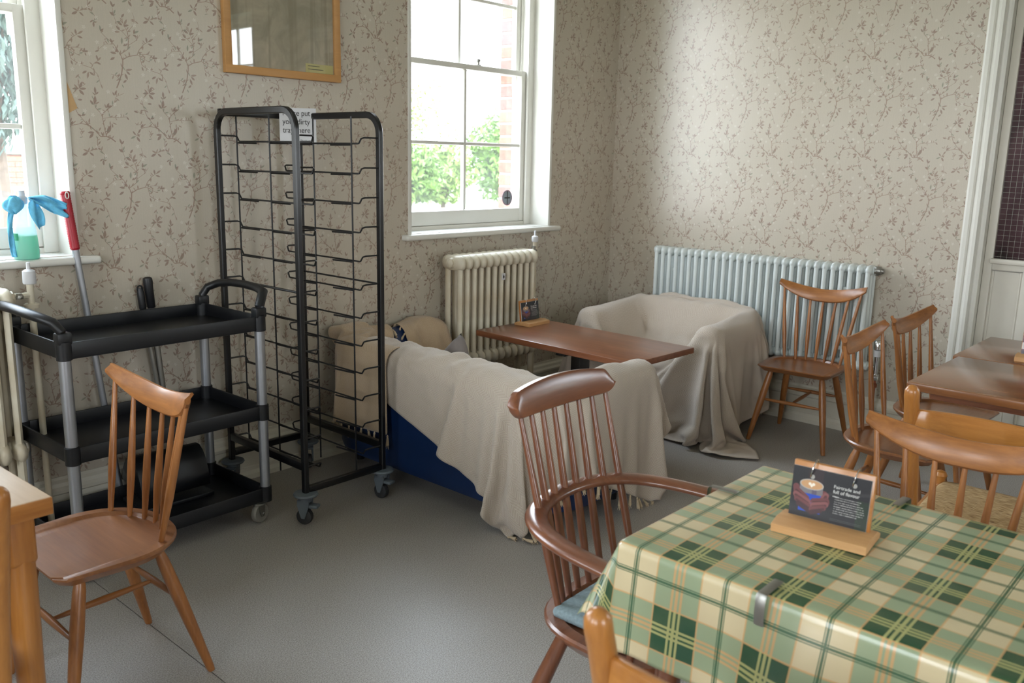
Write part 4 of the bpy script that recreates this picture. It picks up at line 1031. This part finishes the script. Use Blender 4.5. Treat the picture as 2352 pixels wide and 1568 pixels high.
# plaid covered table
PX0, PX1, PY0, PY1, PZ = 1.295, 1.873, -.42, .866, .75
t = thing('cloth_covered_table', 'dark wooden table hidden under the green plaid tablecloth', 'table', (0, 0, 0))
obj('tabletop', slab(B(), PX0+.006, PX1-.006, PY0+.006, PY1-.006, .722, .745), 'oak_y', t)
for x, y in ((PX0+.06, PY1-.08), (PX1-.06, PY1-.08), (PX0+.06, PY0+.08), (PX1-.06, PY0+.08)):
    b = B(); turned(b, (x, y, .722), (x, y, 0), [(0, .024), (1, .016)], 12); obj('leg', b, 'oak_z', t)
b = B(); box(b, PX0+.05, PX1-.05, PY0+.06, PY1-.06, .66, .722, .003); obj('apron', b, 'oak_y', t)
def tablecloth():
    drop = .225; R = .012; X = []; nx, ny = 116, 190
    def axis(lo, hi, n):
        core = list(np.linspace(lo, hi, n)); sk = list(np.linspace(.006, drop, 24)); return [lo-s for s in sk[::-1]]+core+[hi+s for s in sk]
    xs = axis(PX0, PX1, 40); ys = axis(PY0, PY1, 90); P = []; UV = []
    for x in xs:
        row = []; ur = []
        for y in ys:
            cx, cy = min(max(x, PX0), PX1), min(max(y, PY0), PY1); ex, ey = x-cx, y-cy; e = math.hypot(ex, ey)
            z = .751+.0012*math.sin(x*19+y*7)*math.sin(y*11)
            if e > 0:
                nx_, ny_ = ex/e, ey/e; drop_e = e
                # rounded edge, then hanging with flare and waves
                th = min(e/R, PI/2); hor = R*math.sin(th); ver = R*(1-math.cos(th)); rest = max(0, e-R*PI/2)
                corner = 2*abs(nx_*ny_); rest *= 1-.36*corner**1.2; k = min(1, rest/drop)
                along = y if abs(nx_) > .7 else x
                wav = (math.sin(along*13.5+1.1)*.6+math.sin(along*27+.4)*.25+math.sin(along*6.1)*.3)*.042*k**1.2*(1-corner)
                flare = (.05 if nx_ < 0 else .02)*k
                hor += flare+wav+corner**1.6*.035*rest/drop
                ver += rest*(1-.22*corner**1.5) - (.06*k*k*rest)
                # pull the corner fold into a cone
                ang = math.atan2(ny_, nx_)
                px, py = cx+nx_*hor, cy+ny_*hor; z = .751-ver
            else: px, py = cx, cy
            row.append((px, py, z)); ur.append((x-1.424, y-.827))
        P.append(row); UV.append(ur)
    b = B(); grid(b, P, UV); o = obj('plaid_tablecloth', b, 'plaid', None, auto=None)
    md = o.modifiers.new('s', 'SOLIDIFY'); md.thickness = .0008
    return tag(o, 'green and cream plaid oilcloth draped over the table at the lower right', 'tablecloth')
tablecloth()
# steel tablecloth clips
def clip(label, x, y, rz):
    t = thing('tablecloth_clip', label, 'clip', (x, y, .753), rz, 'steel tablecloth clips')
    b = B(); tube(b, [(.045, 0, .0045), (.0, 0, .0035), (-.018, 0, .003), (-.022, 0, -.003), (-.024, 0, -.03), (-.022, 0, -.052)], 1, 6, flat=(.009, .0011)); obj('spring_strip', b, 'steel', t); return t
c1 = clip('steel clip on the near long edge of the plaid cloth', 1.290, .575, 0)
c2 = dup(c1, (1.655, .868, .753), -PI/2, 'steel clip on the short end of the plaid cloth by the spindle-back armchair')
c3 = dup(c1, (1.876, .55, .753), PI, 'steel clip on the far long edge of the plaid cloth')

# ------------------------------------------------------------------ card stands
def card_print(kind):
    W, H = 300, 210; img = np.zeros((H, W, 3)); yy, xx = np.mgrid[0:H, 0:W].astype(float); yy = H-1-yy   # yy from top
    r = np.random.RandomState(3)
    def C(c): return np.array(s2l(c))
    def fill(mask, c, a=1): img[:] = img*(1-np.clip(mask, 0, 1)[..., None]*a)+C(c)*np.clip(mask, 0, 1)[..., None]*a
    def cap(p, q, rad):
        ax, ay = p; bx, by = q; dx, dy = bx-ax, by-ay; t_ = np.clip(((xx-ax)*dx+(yy-ay)*dy)/(dx*dx+dy*dy+1e-6), 0, 1); return rad-np.hypot(xx-ax-t_*dx, yy-ay-t_*dy)+.5
    if kind == 0:
        img[:] = C((30, 30, 34)); fill((xx > 60)*(xx < 120)*(yy < 70)*1., (56, 40, 42), .6); fill(cap((150, 90), (300, 60), 7), (60, 58, 60), .5)
        fill((xx > 255)*(yy > 90)*(r.rand(H, W) > .5)*1., (34, 62, 34), .8)
        skin, sk2, sk3 = (104, 60, 62), (62, 34, 38), (126, 78, 78)
        for p, q in (((18, 88), (26, 130)), ((128, 96), (140, 128))): fill(cap(p, q, 13), skin)
        fill(((xx > 34)*(xx < 122)*(yy > 90)*(yy < 185))*1., (34, 70, 170)); fill(cap((76, 70), (78, 110), 0)*0, skin)
        fill((np.abs(xx-77) < 46)*(yy > 68)*(yy < 108)*1., (116, 112, 116)); fill((np.abs(xx-90) < 10)*(yy > 68)*(yy < 108)*1., (92, 84, 100))
        fill(1.-((xx-77)/47)**2-((yy-68)/22)**2 > 0, (172, 164, 156)); fill(1.-((xx-77)/42)**2-((yy-68)/18)**2 > 0, (190, 146, 104))
        for hx in (70, 84): fill(6.5-np.hypot(xx-hx, yy-66), (232, 222, 206))
        fill(np.minimum(6-np.abs(xx-77)*.6-(yy-68)*.45, yy-66), (232, 222, 206))
        for (p, q, w_, c) in (((20, 100), (62, 128), 12, skin), ((20, 120), (70, 142), 12, sk3), ((26, 140), (74, 160), 11, skin), ((34, 158), (74, 176), 10, sk2), ((136, 100), (122, 128), 12, sk3), ((140, 122), (92, 134), 12, skin), ((138, 138), (92, 152), 12, sk3), ((132, 154), (88, 170), 11, skin), ((120, 170), (86, 184), 9, sk2)): fill(cap(p, q, w_), c); fill(cap((p[0], p[1]+5), (q[0], q[1]+6), w_*.45), sk2, .75)
        for lx, ly, n_ in ((170, 96, 8),):
            for k in range(n_):
                L = [100, 96, 108, 112, 114, 116, 112, 90][k]
                m_ = (yy > ly+k*9.5)*(yy < ly+3.5+k*9.5)*(xx > lx-1)*(xx < lx+L)*(r.rand(H, W)[:1].repeat(H, 0) > .22); fill(m_*1., (196, 194, 190), .7)
        for k in range(2): fill((yy > 188+k*6)*(yy < 190+k*6)*(xx > 160)*(xx < 278)*1., (120, 120, 118), .6)
    else:
        img[:] = C((108, 72, 82)); fill(cap((0, 30), (300, 10), 14), (126, 88, 98), .6); fill((yy > 118)*(yy < 172)*(xx < 130)*1., (206, 200, 196))
        for k in range(5): fill((yy > 124+k*9)*(yy < 126.5+k*9)*(xx > 8)*(xx < 120)*(r.rand(H, W)[:1].repeat(H, 0) > .25)*1., (110, 96, 96), .8)
        fill((yy > 182)*1., (62, 50, 62))
    im = bpy.data.images.new('card_print', W, H); o_ = np.ones((H, W, 4), dtype=np.float32); c = np.clip(img, 0, 1)
    o_[..., :3] = np.where(c <= .0031308, c*12.92, 1.055*np.power(c, 1/2.4)-.055); im.pixels.foreach_set(o_.ravel()); im.update(); im.pack()
    n = NT('printed_card_%s' % ('dark', 'plum')[kind]); n.set(rough=.3)
    tc_ = n.n('ShaderNodeTexCoord'); ti = n.n('ShaderNodeTexImage'); ti.image = im; n.l(tc_.outputs['UV'], ti.inputs[0]); n.col(ti.outputs[0]); return n.m
M['card0'], M['card1'] = card_print(0), card_print(1)
def card_stand(label, loc, rz, kind=0, body=True):
    """long axis local x, card faces local -y"""
    t = thing('card_stand', label, 'card stand', loc, rz, 'wooden card stands')
    b = B(); prism(b, [(-.05, 0), (.05, 0), (.052, .010), (.03, .020), (-.02, .022), (-.05, .016)], 'x', -.09, .09, .002); obj('base', b, 'ashx', t, auto=30)
    lean = Matrix.Rotation(math.radians(-7), 4, 'X')
    b = B(); box(b, -.078, .078, .010, .022, .018, .132, .003); bmesh.ops.transform(b, matrix=lean, verts=b.verts); obj('back_board', b, 'pine_x', t)
    b = B(); vs = [b.verts.new(p) for p in ((-.076, .006, .022), (.072, .006, .022), (.072, .006, .121), (-.076, .006, .121))]; f = b.faces.new(vs); lay = b.loops.layers.uv.new('UVMap')
    for l_, uv in zip(f.loops, ((0, 0), (1, 0), (1, 1), (0, 1))): l_[lay].uv = uv
    bmesh.ops.transform(b, matrix=lean, verts=b.verts); me = bpy.data.meshes.new('card'); b.to_mesh(me); b.free(); cdo = link('card', me, t, 'card%d' % kind)
    b = B(); box(b, -.076, .072, .0065, .0095, .021, .121); bmesh.ops.transform(b, matrix=lean, verts=b.verts); obj('card_pack', b, 'paper', t, smooth=False)
    for x in (-.038, .042):
        b = B(); pts = [Vector((x+.004*math.sin(a), .012+.014*math.cos(a), .119+.019*math.sin(a))) for a in [2*PI*k/16 for k in range(16)]]
        tube(b, pts, .0012, 6, closed=True); bmesh.ops.transform(b, matrix=lean, verts=b.verts); obj('ring', b, 'chrome', t)
        b = B(); lathe(b, [(.0045, 0), (.0045, .0006), (.0018, .0008)], (x, .0052, .1045), 12, 'y'); bmesh.ops.transform(b, matrix=lean, verts=b.verts); obj('eyelet', b, 'steel', t)
    R = (PI/2-math.radians(7), 0, 0)
    def put(s, size, x, z, mat='whiteink', sx=1, sp=1.0):
        p = lean @ Vector((x, .0052, z)); lettering(s, size, cdo, p, R, mat, sx=sx, space=sp)
    if kind == 0:
        put('Fairtrade and\nfull of flavour', .0092, .004, .092, sp=1.05)
        p = B(); box(p, .004, .016, .0046, .0052, .0755, .0765); bmesh.ops.transform(p, matrix=lean, verts=p.verts); obj('rule', p, 'whiteink', cdo, smooth=False)
    else:
        put('Gold\nstandard', .0105, -.068, .088, 'ink')
    return t
card_stand('wooden card stand with a coffee cup photo on the green plaid tablecloth', (1.588, .602, .7525), math.radians(-84), 0)
card_stand('wooden card stand with a coffee cup photo on the table between the covered sofas', (3.535, 3.03, .58), math.radians(2), 0)
card_stand('wooden card stand with a plum coloured card on the glossy brown tables', (3.70, .655, .75), math.radians(-84), 1)

# ------------------------------------------------------------------ tray rack
def rack():
    X0, X1, Y0, Y1, ZT = 1.903, 2.295, 2.795, 3.345, 1.612
    t = thing('tray_rack', 'tall black wire tray rack on grey casters beside the trolley', 'rack', (X0, Y0, 0))
    D, Wd = Y1-Y0, X1-X0
    lean = 0
    for x in (0, Wd):
        pts = [(x, 0, .13)]; pts += [(x, 0, 1.2)]
        r = .075
        pts += [(x, r-r*math.cos(a), ZT-r+r*math.sin(a)) for a in [PI/2*k/6 for k in range(7)]]
        pts += [(x, D-r+r*math.sin(a), ZT-r+r*math.cos(a)) for a in [PI/2*k/6 for k in range(7)]]
        pts += [(x, D, 1.2), (x, D, .13)]
        # square tube section
        b = B(); n = len(pts); rings = []
        for i, p in enumerate(pts):
            a, c = Vector(pts[max(i-1, 0)]), Vector(pts[min(i+1, n-1)]); tt = (c-a).normalized(); nn = Vector((1, 0, 0)); q = tt.cross(nn)
            hw, hd, cc = .0108, .0130, .0035
            sec = [(hw-cc, hd), (hw, hd-cc), (hw, -hd+cc), (hw-cc, -hd), (-hw+cc, -hd), (-hw, -hd+cc), (-hw, hd-cc), (-hw+cc, hd)]
            rings.append([b.verts.new(Vector(p)+nn*u+q*v) for u, v in sec])
        for A, C in zip(rings, rings[1:]):
            for k in range(8): b.faces.new((A[k], A[(k+1) % 8], C[(k+1) % 8], C[k]))
        b.faces.new(rings[0][::-1]); b.faces.new(rings[-1]); obj('side_frame', b, 'blackmetal', t, auto=35)
        b = B(); box(b, x-.011, x+.011, .012, D-.012, .225, .257, .003); obj('side_rail', b, 'blackmetal', t)
    for y, z in ((0, .145), (D, .165), (D, ZT)):
        b = B(); box(b, .01, Wd-.01, y-.011, y+.011, z-.014, z+.014, .003); obj('cross_rail', b, 'blackmetal', t)
    for s, x in ((1, 0), (-1, Wd)):
        xp = x+s*.085
        for y in ((.305, D-.004) if s > 0 else (.07, .325)):
            b = B(); tube(b, [(xp, y, .125 if y < .4 else .2), (xp, y, ZT-.01)], .0038, 6); obj('upright_wire', b, 'wire', t)
        for y in (D-.02,): b = B(); tube(b, [(x, y, ZT-.012), (xp, y, ZT-.012)], .004, 6); obj('hanger_wire', b, 'wire', t)
        b = B(); tube(b, [(x, .01, .935), (x, D-.01, .935)], .004, 6); obj('brace_wire', b, 'wire', t)
        first = None
        for k in range(12):
            z = 1.498-.1165*k
            if first is None:
                pts = [(x, 0, z+.022), (xp-s*.012, .004, z+.022), (xp-s*.002, .010, z+.018), (xp, .022, z), (xp, .03, z-.001), (xp, D-.03, z-.001), (xp, D-.022, z), (xp-s*.002, D-.010, z+.018), (xp-s*.012, D-.004, z+.022), (x, D, z+.022)]
                b = B(); tube(b, [(p[0], p[1], p[2]-z) for p in pts], .0036, 6)
                for ya, ybb in (((.305, .19), (D-.01, D-.13)) if s > 0 else ((.07, .19), (.325, .43))): tube(b, [(xp+s*.003, ya, -.006), (xp+s*.012, ybb, -.007)], .0038, 6)
                first = obj('tray_support', b, 'wire', t); first.location = (0, 0, z)
            else:
                o = first.copy(); COL.objects.link(o); o.location = (0, 0, z)
    def caster(x, y, a, brake):
        m_ = Matrix.Translation((x, y, 0)) @ Matrix.Rotation(a, 4, 'Z')
        def fin(b, nm, mat, par=None):
            bmesh.ops.transform(b, matrix=m_, verts=b.verts); return obj(nm, b, mat, t if par is None else par)
        b = B(); lathe(b, [(.012, .135), (.046, .133), (.05, .127), (.046, .121), (.024, .119), (.024, .10), (.02, .098)], seg=20); c = fin(b, 'caster', 'greyplastic')
        b = B()
        for sx in (-1, 1): prism(b, [(-.022, .105), (.024, .105), (.03, .085), (.012, .03), (-.002, .03), (-.02, .08)], 'x', sx*.019-.003, sx*.019+.003)
        box(b, -.022, .022, -.02, .03, .094, .106, .004); fin(b, 'caster_fork', 'greyplastic', c)
        b = B(); lathe(b, [(.01, -.014), (.028, -.014), (.032, -.011), (.034, 0), (.032, .011), (.028, .014), (.01, .014)], (0, .006, .034), 22, 'x'); fin(b, 'wheel', 'rubber', c)
        if brake: b = B(); box(b, -.018, .018, -.055, .0, .074, .088, .005); fin(b, 'brake_pedal', 'greyplastic', c)
    caster(0, 0, .5, True); caster(Wd, 0, .2, True); caster(0, D-.005, 2.2, False); caster(Wd, D-.005, 2.6, False)
    return t
rack()
sg = thing('paper_sign', 'white paper sign about dirty trays hanging on the black tray rack', 'sign', (2.180, 3.318, 1.492), math.radians(-38.4))
b = B(); box(b, 0, .153, 0, .0015, 0, .152); sh = obj('sheet', b, 'paper', sg, smooth=False)
lettering('Please put\nyour dirty\ntrays here', .0335, sh, (.013, -.0008, .120), (PI/2, 0, 0), 'ink', sx=.84, space=1.06)
lettering('Thank you', .0125, sh, (.085, -.0008, .012), (PI/2, 0, 0), 'ink', sx=.9)
b = B(); box(b, .004, .024, -.0008, .003, .130, .156, .001); obj('tape', b, 'paper', sg, smooth=False)

# ------------------------------------------------------------------ serving trolley
def trolley():
    X0, X1, Y0, Y1 = 1.085, 1.815, 2.925, 3.335
    t = thing('serving_trolley', 'black three-tier plastic serving trolley with aluminium posts', 'trolley', (X0, Y0, 0), math.radians(1.5))
    W, D = X1-X0, Y1-Y0
    for z in (.085, .425, .782):
        b = B(); e = .005; o = .0
        box(b, -.0, W, 0, D, z, z+.006); box(b, .02, W-.02, -.012, -.004, z, z+.056, .003); box(b, .02, W-.02, D+.004, D+.012, z, z+.056, .003)
        box(b, -.012, -.004, .02, D-.02, z, z+.056, .003); box(b, W+.004, W+.012, .02, D-.02, z, z+.056, .003)
        box(b, -.012, W+.012, -.012, D+.012, z+.002, z+.008, .002)
        tr = obj('tray', b, 'blackplastic', t)
        for x in (0, W):
            for y in (0, D):
                b = B(); lathe(b, [(.021, 0), (.0245, .002), (.0245, .062), (.021, .064)], (x, y, z-.003), 18); box(b, x-.0185, x+.0185, y-.0185, y+.0185, z, z+.056, .005); obj('corner_collar', b, 'blackplastic', tr)
    for x in (0, W):
        for y in (0, D):
            b = B(); tube(b, [(x, y, .14), (x, y, .80)], .0195, 18); obj('post', b, 'alu', t)
    for x, s in ((0, -1), (W, 1)):
        b = B(); P = [(x, 0, .835), (x+s*.004, 0, .875), (x+s*.022, .012, .905), (x+s*.052, .045, .922), (x+s*.066, .11, .930), (x+s*.07, D/2, .933), (x+s*.066, D-.11, .930), (x+s*.052, D-.045, .922), (x+s*.022, D-.012, .905), (x+s*.004, D, .875), (x, D, .835)]
        tube(b, P, 1, 12, flat=(.019, .016)); obj('push_handle', b, 'blackplastic', t, auto=60)
        for y in (0, D): b = B(); box(b, x-.024, x+.024, y-.02, y+.02, .832, .872, .007); obj('handle_socket', b, 'blackplastic', t)
    for x, y, a in ((0, 0, .3), (W-.03, 0, PI/2+.25), (0, D, .3), (W-.03, D, PI/2+.25)):
        m_ = Matrix.Translation((x, y, 0)) @ Matrix.Rotation(a, 4, 'Z')
        b = B(); lathe(b, [(.02, .088), (.03, .086), (.03, .08), (.015, .078)], seg=16)
        for sx in (-1, 1): prism(b, [(-.018, .082), (.018, .082), (.016, .05), (.008, .028), (-.006, .028)], 'x', sx*.017-.0015, sx*.017+.0015)
        tube(b, [(-.024, .0, .04), (.024, .0, .04)], .005, 8)
        bmesh.ops.transform(b, matrix=m_, verts=b.verts); c = obj('caster', b, 'steel', t)
        b = B(); lathe(b, [(.027, -.011), (.036, -.012), (.040, -.008), (.041, 0), (.040, .008), (.036, .012), (.027, .011)], (0, 0, .041), 24, 'x'); bmesh.ops.transform(b, matrix=m_, verts=b.verts); obj('tyre', b, 'palerubber', c)
        b = B(); lathe(b, [(0, -.012), (.028, -.009), (.029, 0), (.028, .009), (0, .012)], (0, 0, .041), 20, 'x'); bmesh.ops.transform(b, matrix=m_, verts=b.verts); obj('wheel_disc', b, 'blackplastic', c)
trolley()

# broom, mop and dustpan against the wall
def pole(name, label, cat, p0, p1, r, mat): 
    t = thing(name, label, cat, p0); v = Vector(p1)-Vector(p0); b = B(); tube(b, [(0, 0, 0), v], r, 14); obj('pole', b, mat, t); return t, v
t, v = pole('broom', 'aluminium pole with a red ribbed grip leaning against the wall at the left', 'broom', (1.43, 3.376, .035), (1.31, 3.398, 1.30), .0125, 'alu')
b = B(); pr = [(.83, .0145)]
for k in range(22): pr += [(.835+k*.0072, .0175), (.8375+k*.0072, .0163)]
pr += [(.995, .0185), (1.0, .015)]
turned(b, (0, 0, 0), v*1.0, pr, 16); obj('grip', b, 'red', t)
b = B(); tube(b, [tuple(v*.992+Vector((.006*math.cos(a), -.0178, .012*math.sin(a)-.004))) for a in [2*PI*k/12 for k in range(12)]], .002, 6, closed=True); obj('hanging_hole', b, 'white', t)
b = B(); box(b, -.12, .12, -.014, .012, -.02, .02, .006); obj('head', b, 'red', t)
b = B(); box(b, -.115, .115, -.012, .010, -.033, -.019); obj('bristles', b, 'palerubber', t)
t, v = pole('mop_handle', 'grey metal mop handle with a black grip standing behind the trolley', 'mop', (1.66, 3.376, .03), (1.60, 3.40, .955), .0125, 'steel')
b = B(); turned(b, (0, 0, 0), v, [(.87, .014), (.875, .0165), (.96, .0175), (.985, .019), (1.0, .017), (1.004, .010)], 14); obj('grip', b, 'blackplastic', t)
b = B(); turned(b, v*.80+Vector((-.04, 0, .06)), v*.96+Vector((-.036, 0, 0)), [(0, .012), (.1, .014), (.8, .014), (1, .009)], 12)
tube(b, [tuple(v*.955+Vector((-.036+.011*math.cos(a), 0, .014*math.sin(a)))) for a in [2*PI*k/12 for k in range(12)]], .0035, 6, closed=True); obj('hook', b, 'blackplastic', t)
b = B(); tube(b, [v*.80+Vector((-.04, 0, .06)), (-.02, 0, .2)], .010, 10); obj('second_tube', b, 'steel', t)
b = B(); box(b, -.08, .05, -.014, .012, -.028, .03, .008); obj('mop_socket', b, 'greyplastic', t)
t = thing('lobby_dustpan', 'black plastic dustpan lying on the lowest tray of the serving trolley', 'dustpan', (1.405, 3.17, .094))
b = B(); rings = []
for i in range(9):
    u = i/8; a = PI*.05+PI*.8*u; rings.append([(0, .06-.09*math.cos(a), .01+.19*math.sin(a)), (.28, .06-.09*math.cos(a), .015+.18*math.sin(a))])
A = [b.verts.new(p[0]) for p in rings]; C = [b.verts.new(p[1]) for p in rings]
for i in range(8): b.faces.new((A[i], A[i+1], C[i+1], C[i]))
b.faces.new(A[::-1]); b.faces.new(C)
o = obj('hood', b, 'blackplastic', t, auto=50); md = o.modifiers.new('s', 'SOLIDIFY'); md.thickness = .004
b = B(); box(b, -.005, .285, -.05, .14, 0, .016, .004); obj('pan', b, 'blackplastic', t)
b = B(); tube(b, [(.14, .1, .17), (.14, .085, .27)], .012, 10); obj('handle', b, 'blackplastic', t)

# spray bottle and cloth on the left sill
t = thing('spray_bottle', 'translucent spray bottle half full of green liquid on the left window sill', 'bottle', (1.172, 3.425, 1.058))
b = B(); lathe(b, [(.0, .002), (.038, .0), (.042, .004), (.043, .03), (.038, .10), (.026, .165), (.016, .195), (.014, .20)], seg=26); obj('body', b, 'bottle', t)
b = B(); lathe(b, [(.0, .004), (.036, .003), (.0405, .008), (.0415, .03), (.0385, .086), (0, .087)], seg=26); obj('liquid', b, 'liquid', t)
b = B(); lathe(b, [(.016, .198), (.018, .2), (.018, .222), (.012, .226), (.010, .245)], seg=16); obj('collar', b, 'paper', t)
b = B(); box(b, -.026, .012, -.007, .007, .243, .262, .006); box(b, -.034, -.025, -.004, .004, .248, .258, .002); tube(b, [(-.018, 0, .245), (-.026, 0, .225), (-.024, 0, .208)], .0035, 6); obj('trigger_head', b, 'clear', t)
b = B(); rings = []
for z0 in (.07, .095): rings.append([b.verts.new((.0425*math.cos(a)*(1-.3*(z0-.03)), .0425*math.sin(a)*(1-.3*(z0-.03)), z0)) for a in [PI*1.05+k*.09 for k in range(7)]])
for k in range(6): b.faces.new((rings[0][k], rings[0][k+1], rings[1][k+1], rings[1][k]))
obj('label', b, plain('green_label', (40, 140, 96), .6), t)
cl = thing('cleaning_cloth', 'light blue cloth draped over the neck of the spray bottle', 'cloth', (1.172, 3.425, 1.258))
def crumple(nm, fn, nu, nv):
    b = B(); grid(b, [[fn(-1+2*i/nu, -1+2*j/nv) for j in range(nv+1)] for i in range(nu+1)])
    o = obj(nm, b, 'bluecloth', cl, auto=None); md = o.modifiers.new('s', 'SOLIDIFY'); md.thickness = .0016
def wing(u, v):
    s = (u+1)/2; return (.010+.125*s**.9, -.030+.010*math.sin(s*8+v*4)+.008*math.sin(v*7+s*3)-.01*s, .018-.030*s-.016*s*s+v*(.004+.024*math.sin(min(1, s*1.3)*PI*.62)))
crumple('spread_end', wing, 26, 12)
def lump(u, v):
    a = (u+1)*PI; c = v*PI/2; r_ = 1+.14*math.sin(a*3+v*2)+.1*math.sin(a*5-v*4); return (-.036+.032*r_*math.cos(c)*math.cos(a), -.024+.017*r_*math.cos(c)*math.sin(a), -.004+.028*r_*math.sin(c))
crumple('bunched_knot', lump, 22, 12)
crumple('hanging_corner', lambda u, v: (.020+.013*(u+1)+v*(.009+.012*math.sin((u+1)*PI/2)), -.036+.008*math.sin(v*3+u*2), .012-.048*(u+1)+.008*v), 14, 8)
crumple('long_tail', lambda u, v: (-.040-.014*math.sin((u+1)*1.4)+v*.009, -.018+.005*math.sin(v*3+u*4), -.012-.088*(u+1)), 18, 5)

# ------------------------------------------------------------------ framed print on the wall
t = thing('framed_print', 'faded botanical print in a light wooden frame above the tray rack', 'picture', (1.99, YB, 1.777), 0)
W, H, fwid, dp = .585, .92, .033, .026
b = B()
def fr(b, x0, x1, z0, z1): box(b, x0, x1, -dp, 0, z0, z1, .003)
fr(b, 0, W, 0, fwid); fr(b, 0, W, H-fwid, H); fr(b, 0, fwid, fwid-.002, H-fwid+.002); fr(b, W-fwid, W, fwid-.002, H-fwid+.002); obj('frame', b, 'frame_wood', t)
obj('artwork', box(B(), fwid-.004, W-fwid+.004, -.012, -.009, fwid-.004, H-fwid+.004), 'print', t, smooth=False)
lbp = obj('caption_card', box(B(), .40, .548, -.0135, -.012, .034, .072), 'yellowpaper', t, smooth=False)
for k, L in enumerate((.062, .082)): obj('printed_line', box(B(), .412, .412+L, -.0140, -.0135, .061-k*.014, .0635-k*.014), 'ink', lbp, smooth=False)
obj('pane', box(B(), fwid-.004, W-fwid+.004, -.018, -.016, fwid-.004, H-fwid+.004), 'pglass', t, smooth=False)
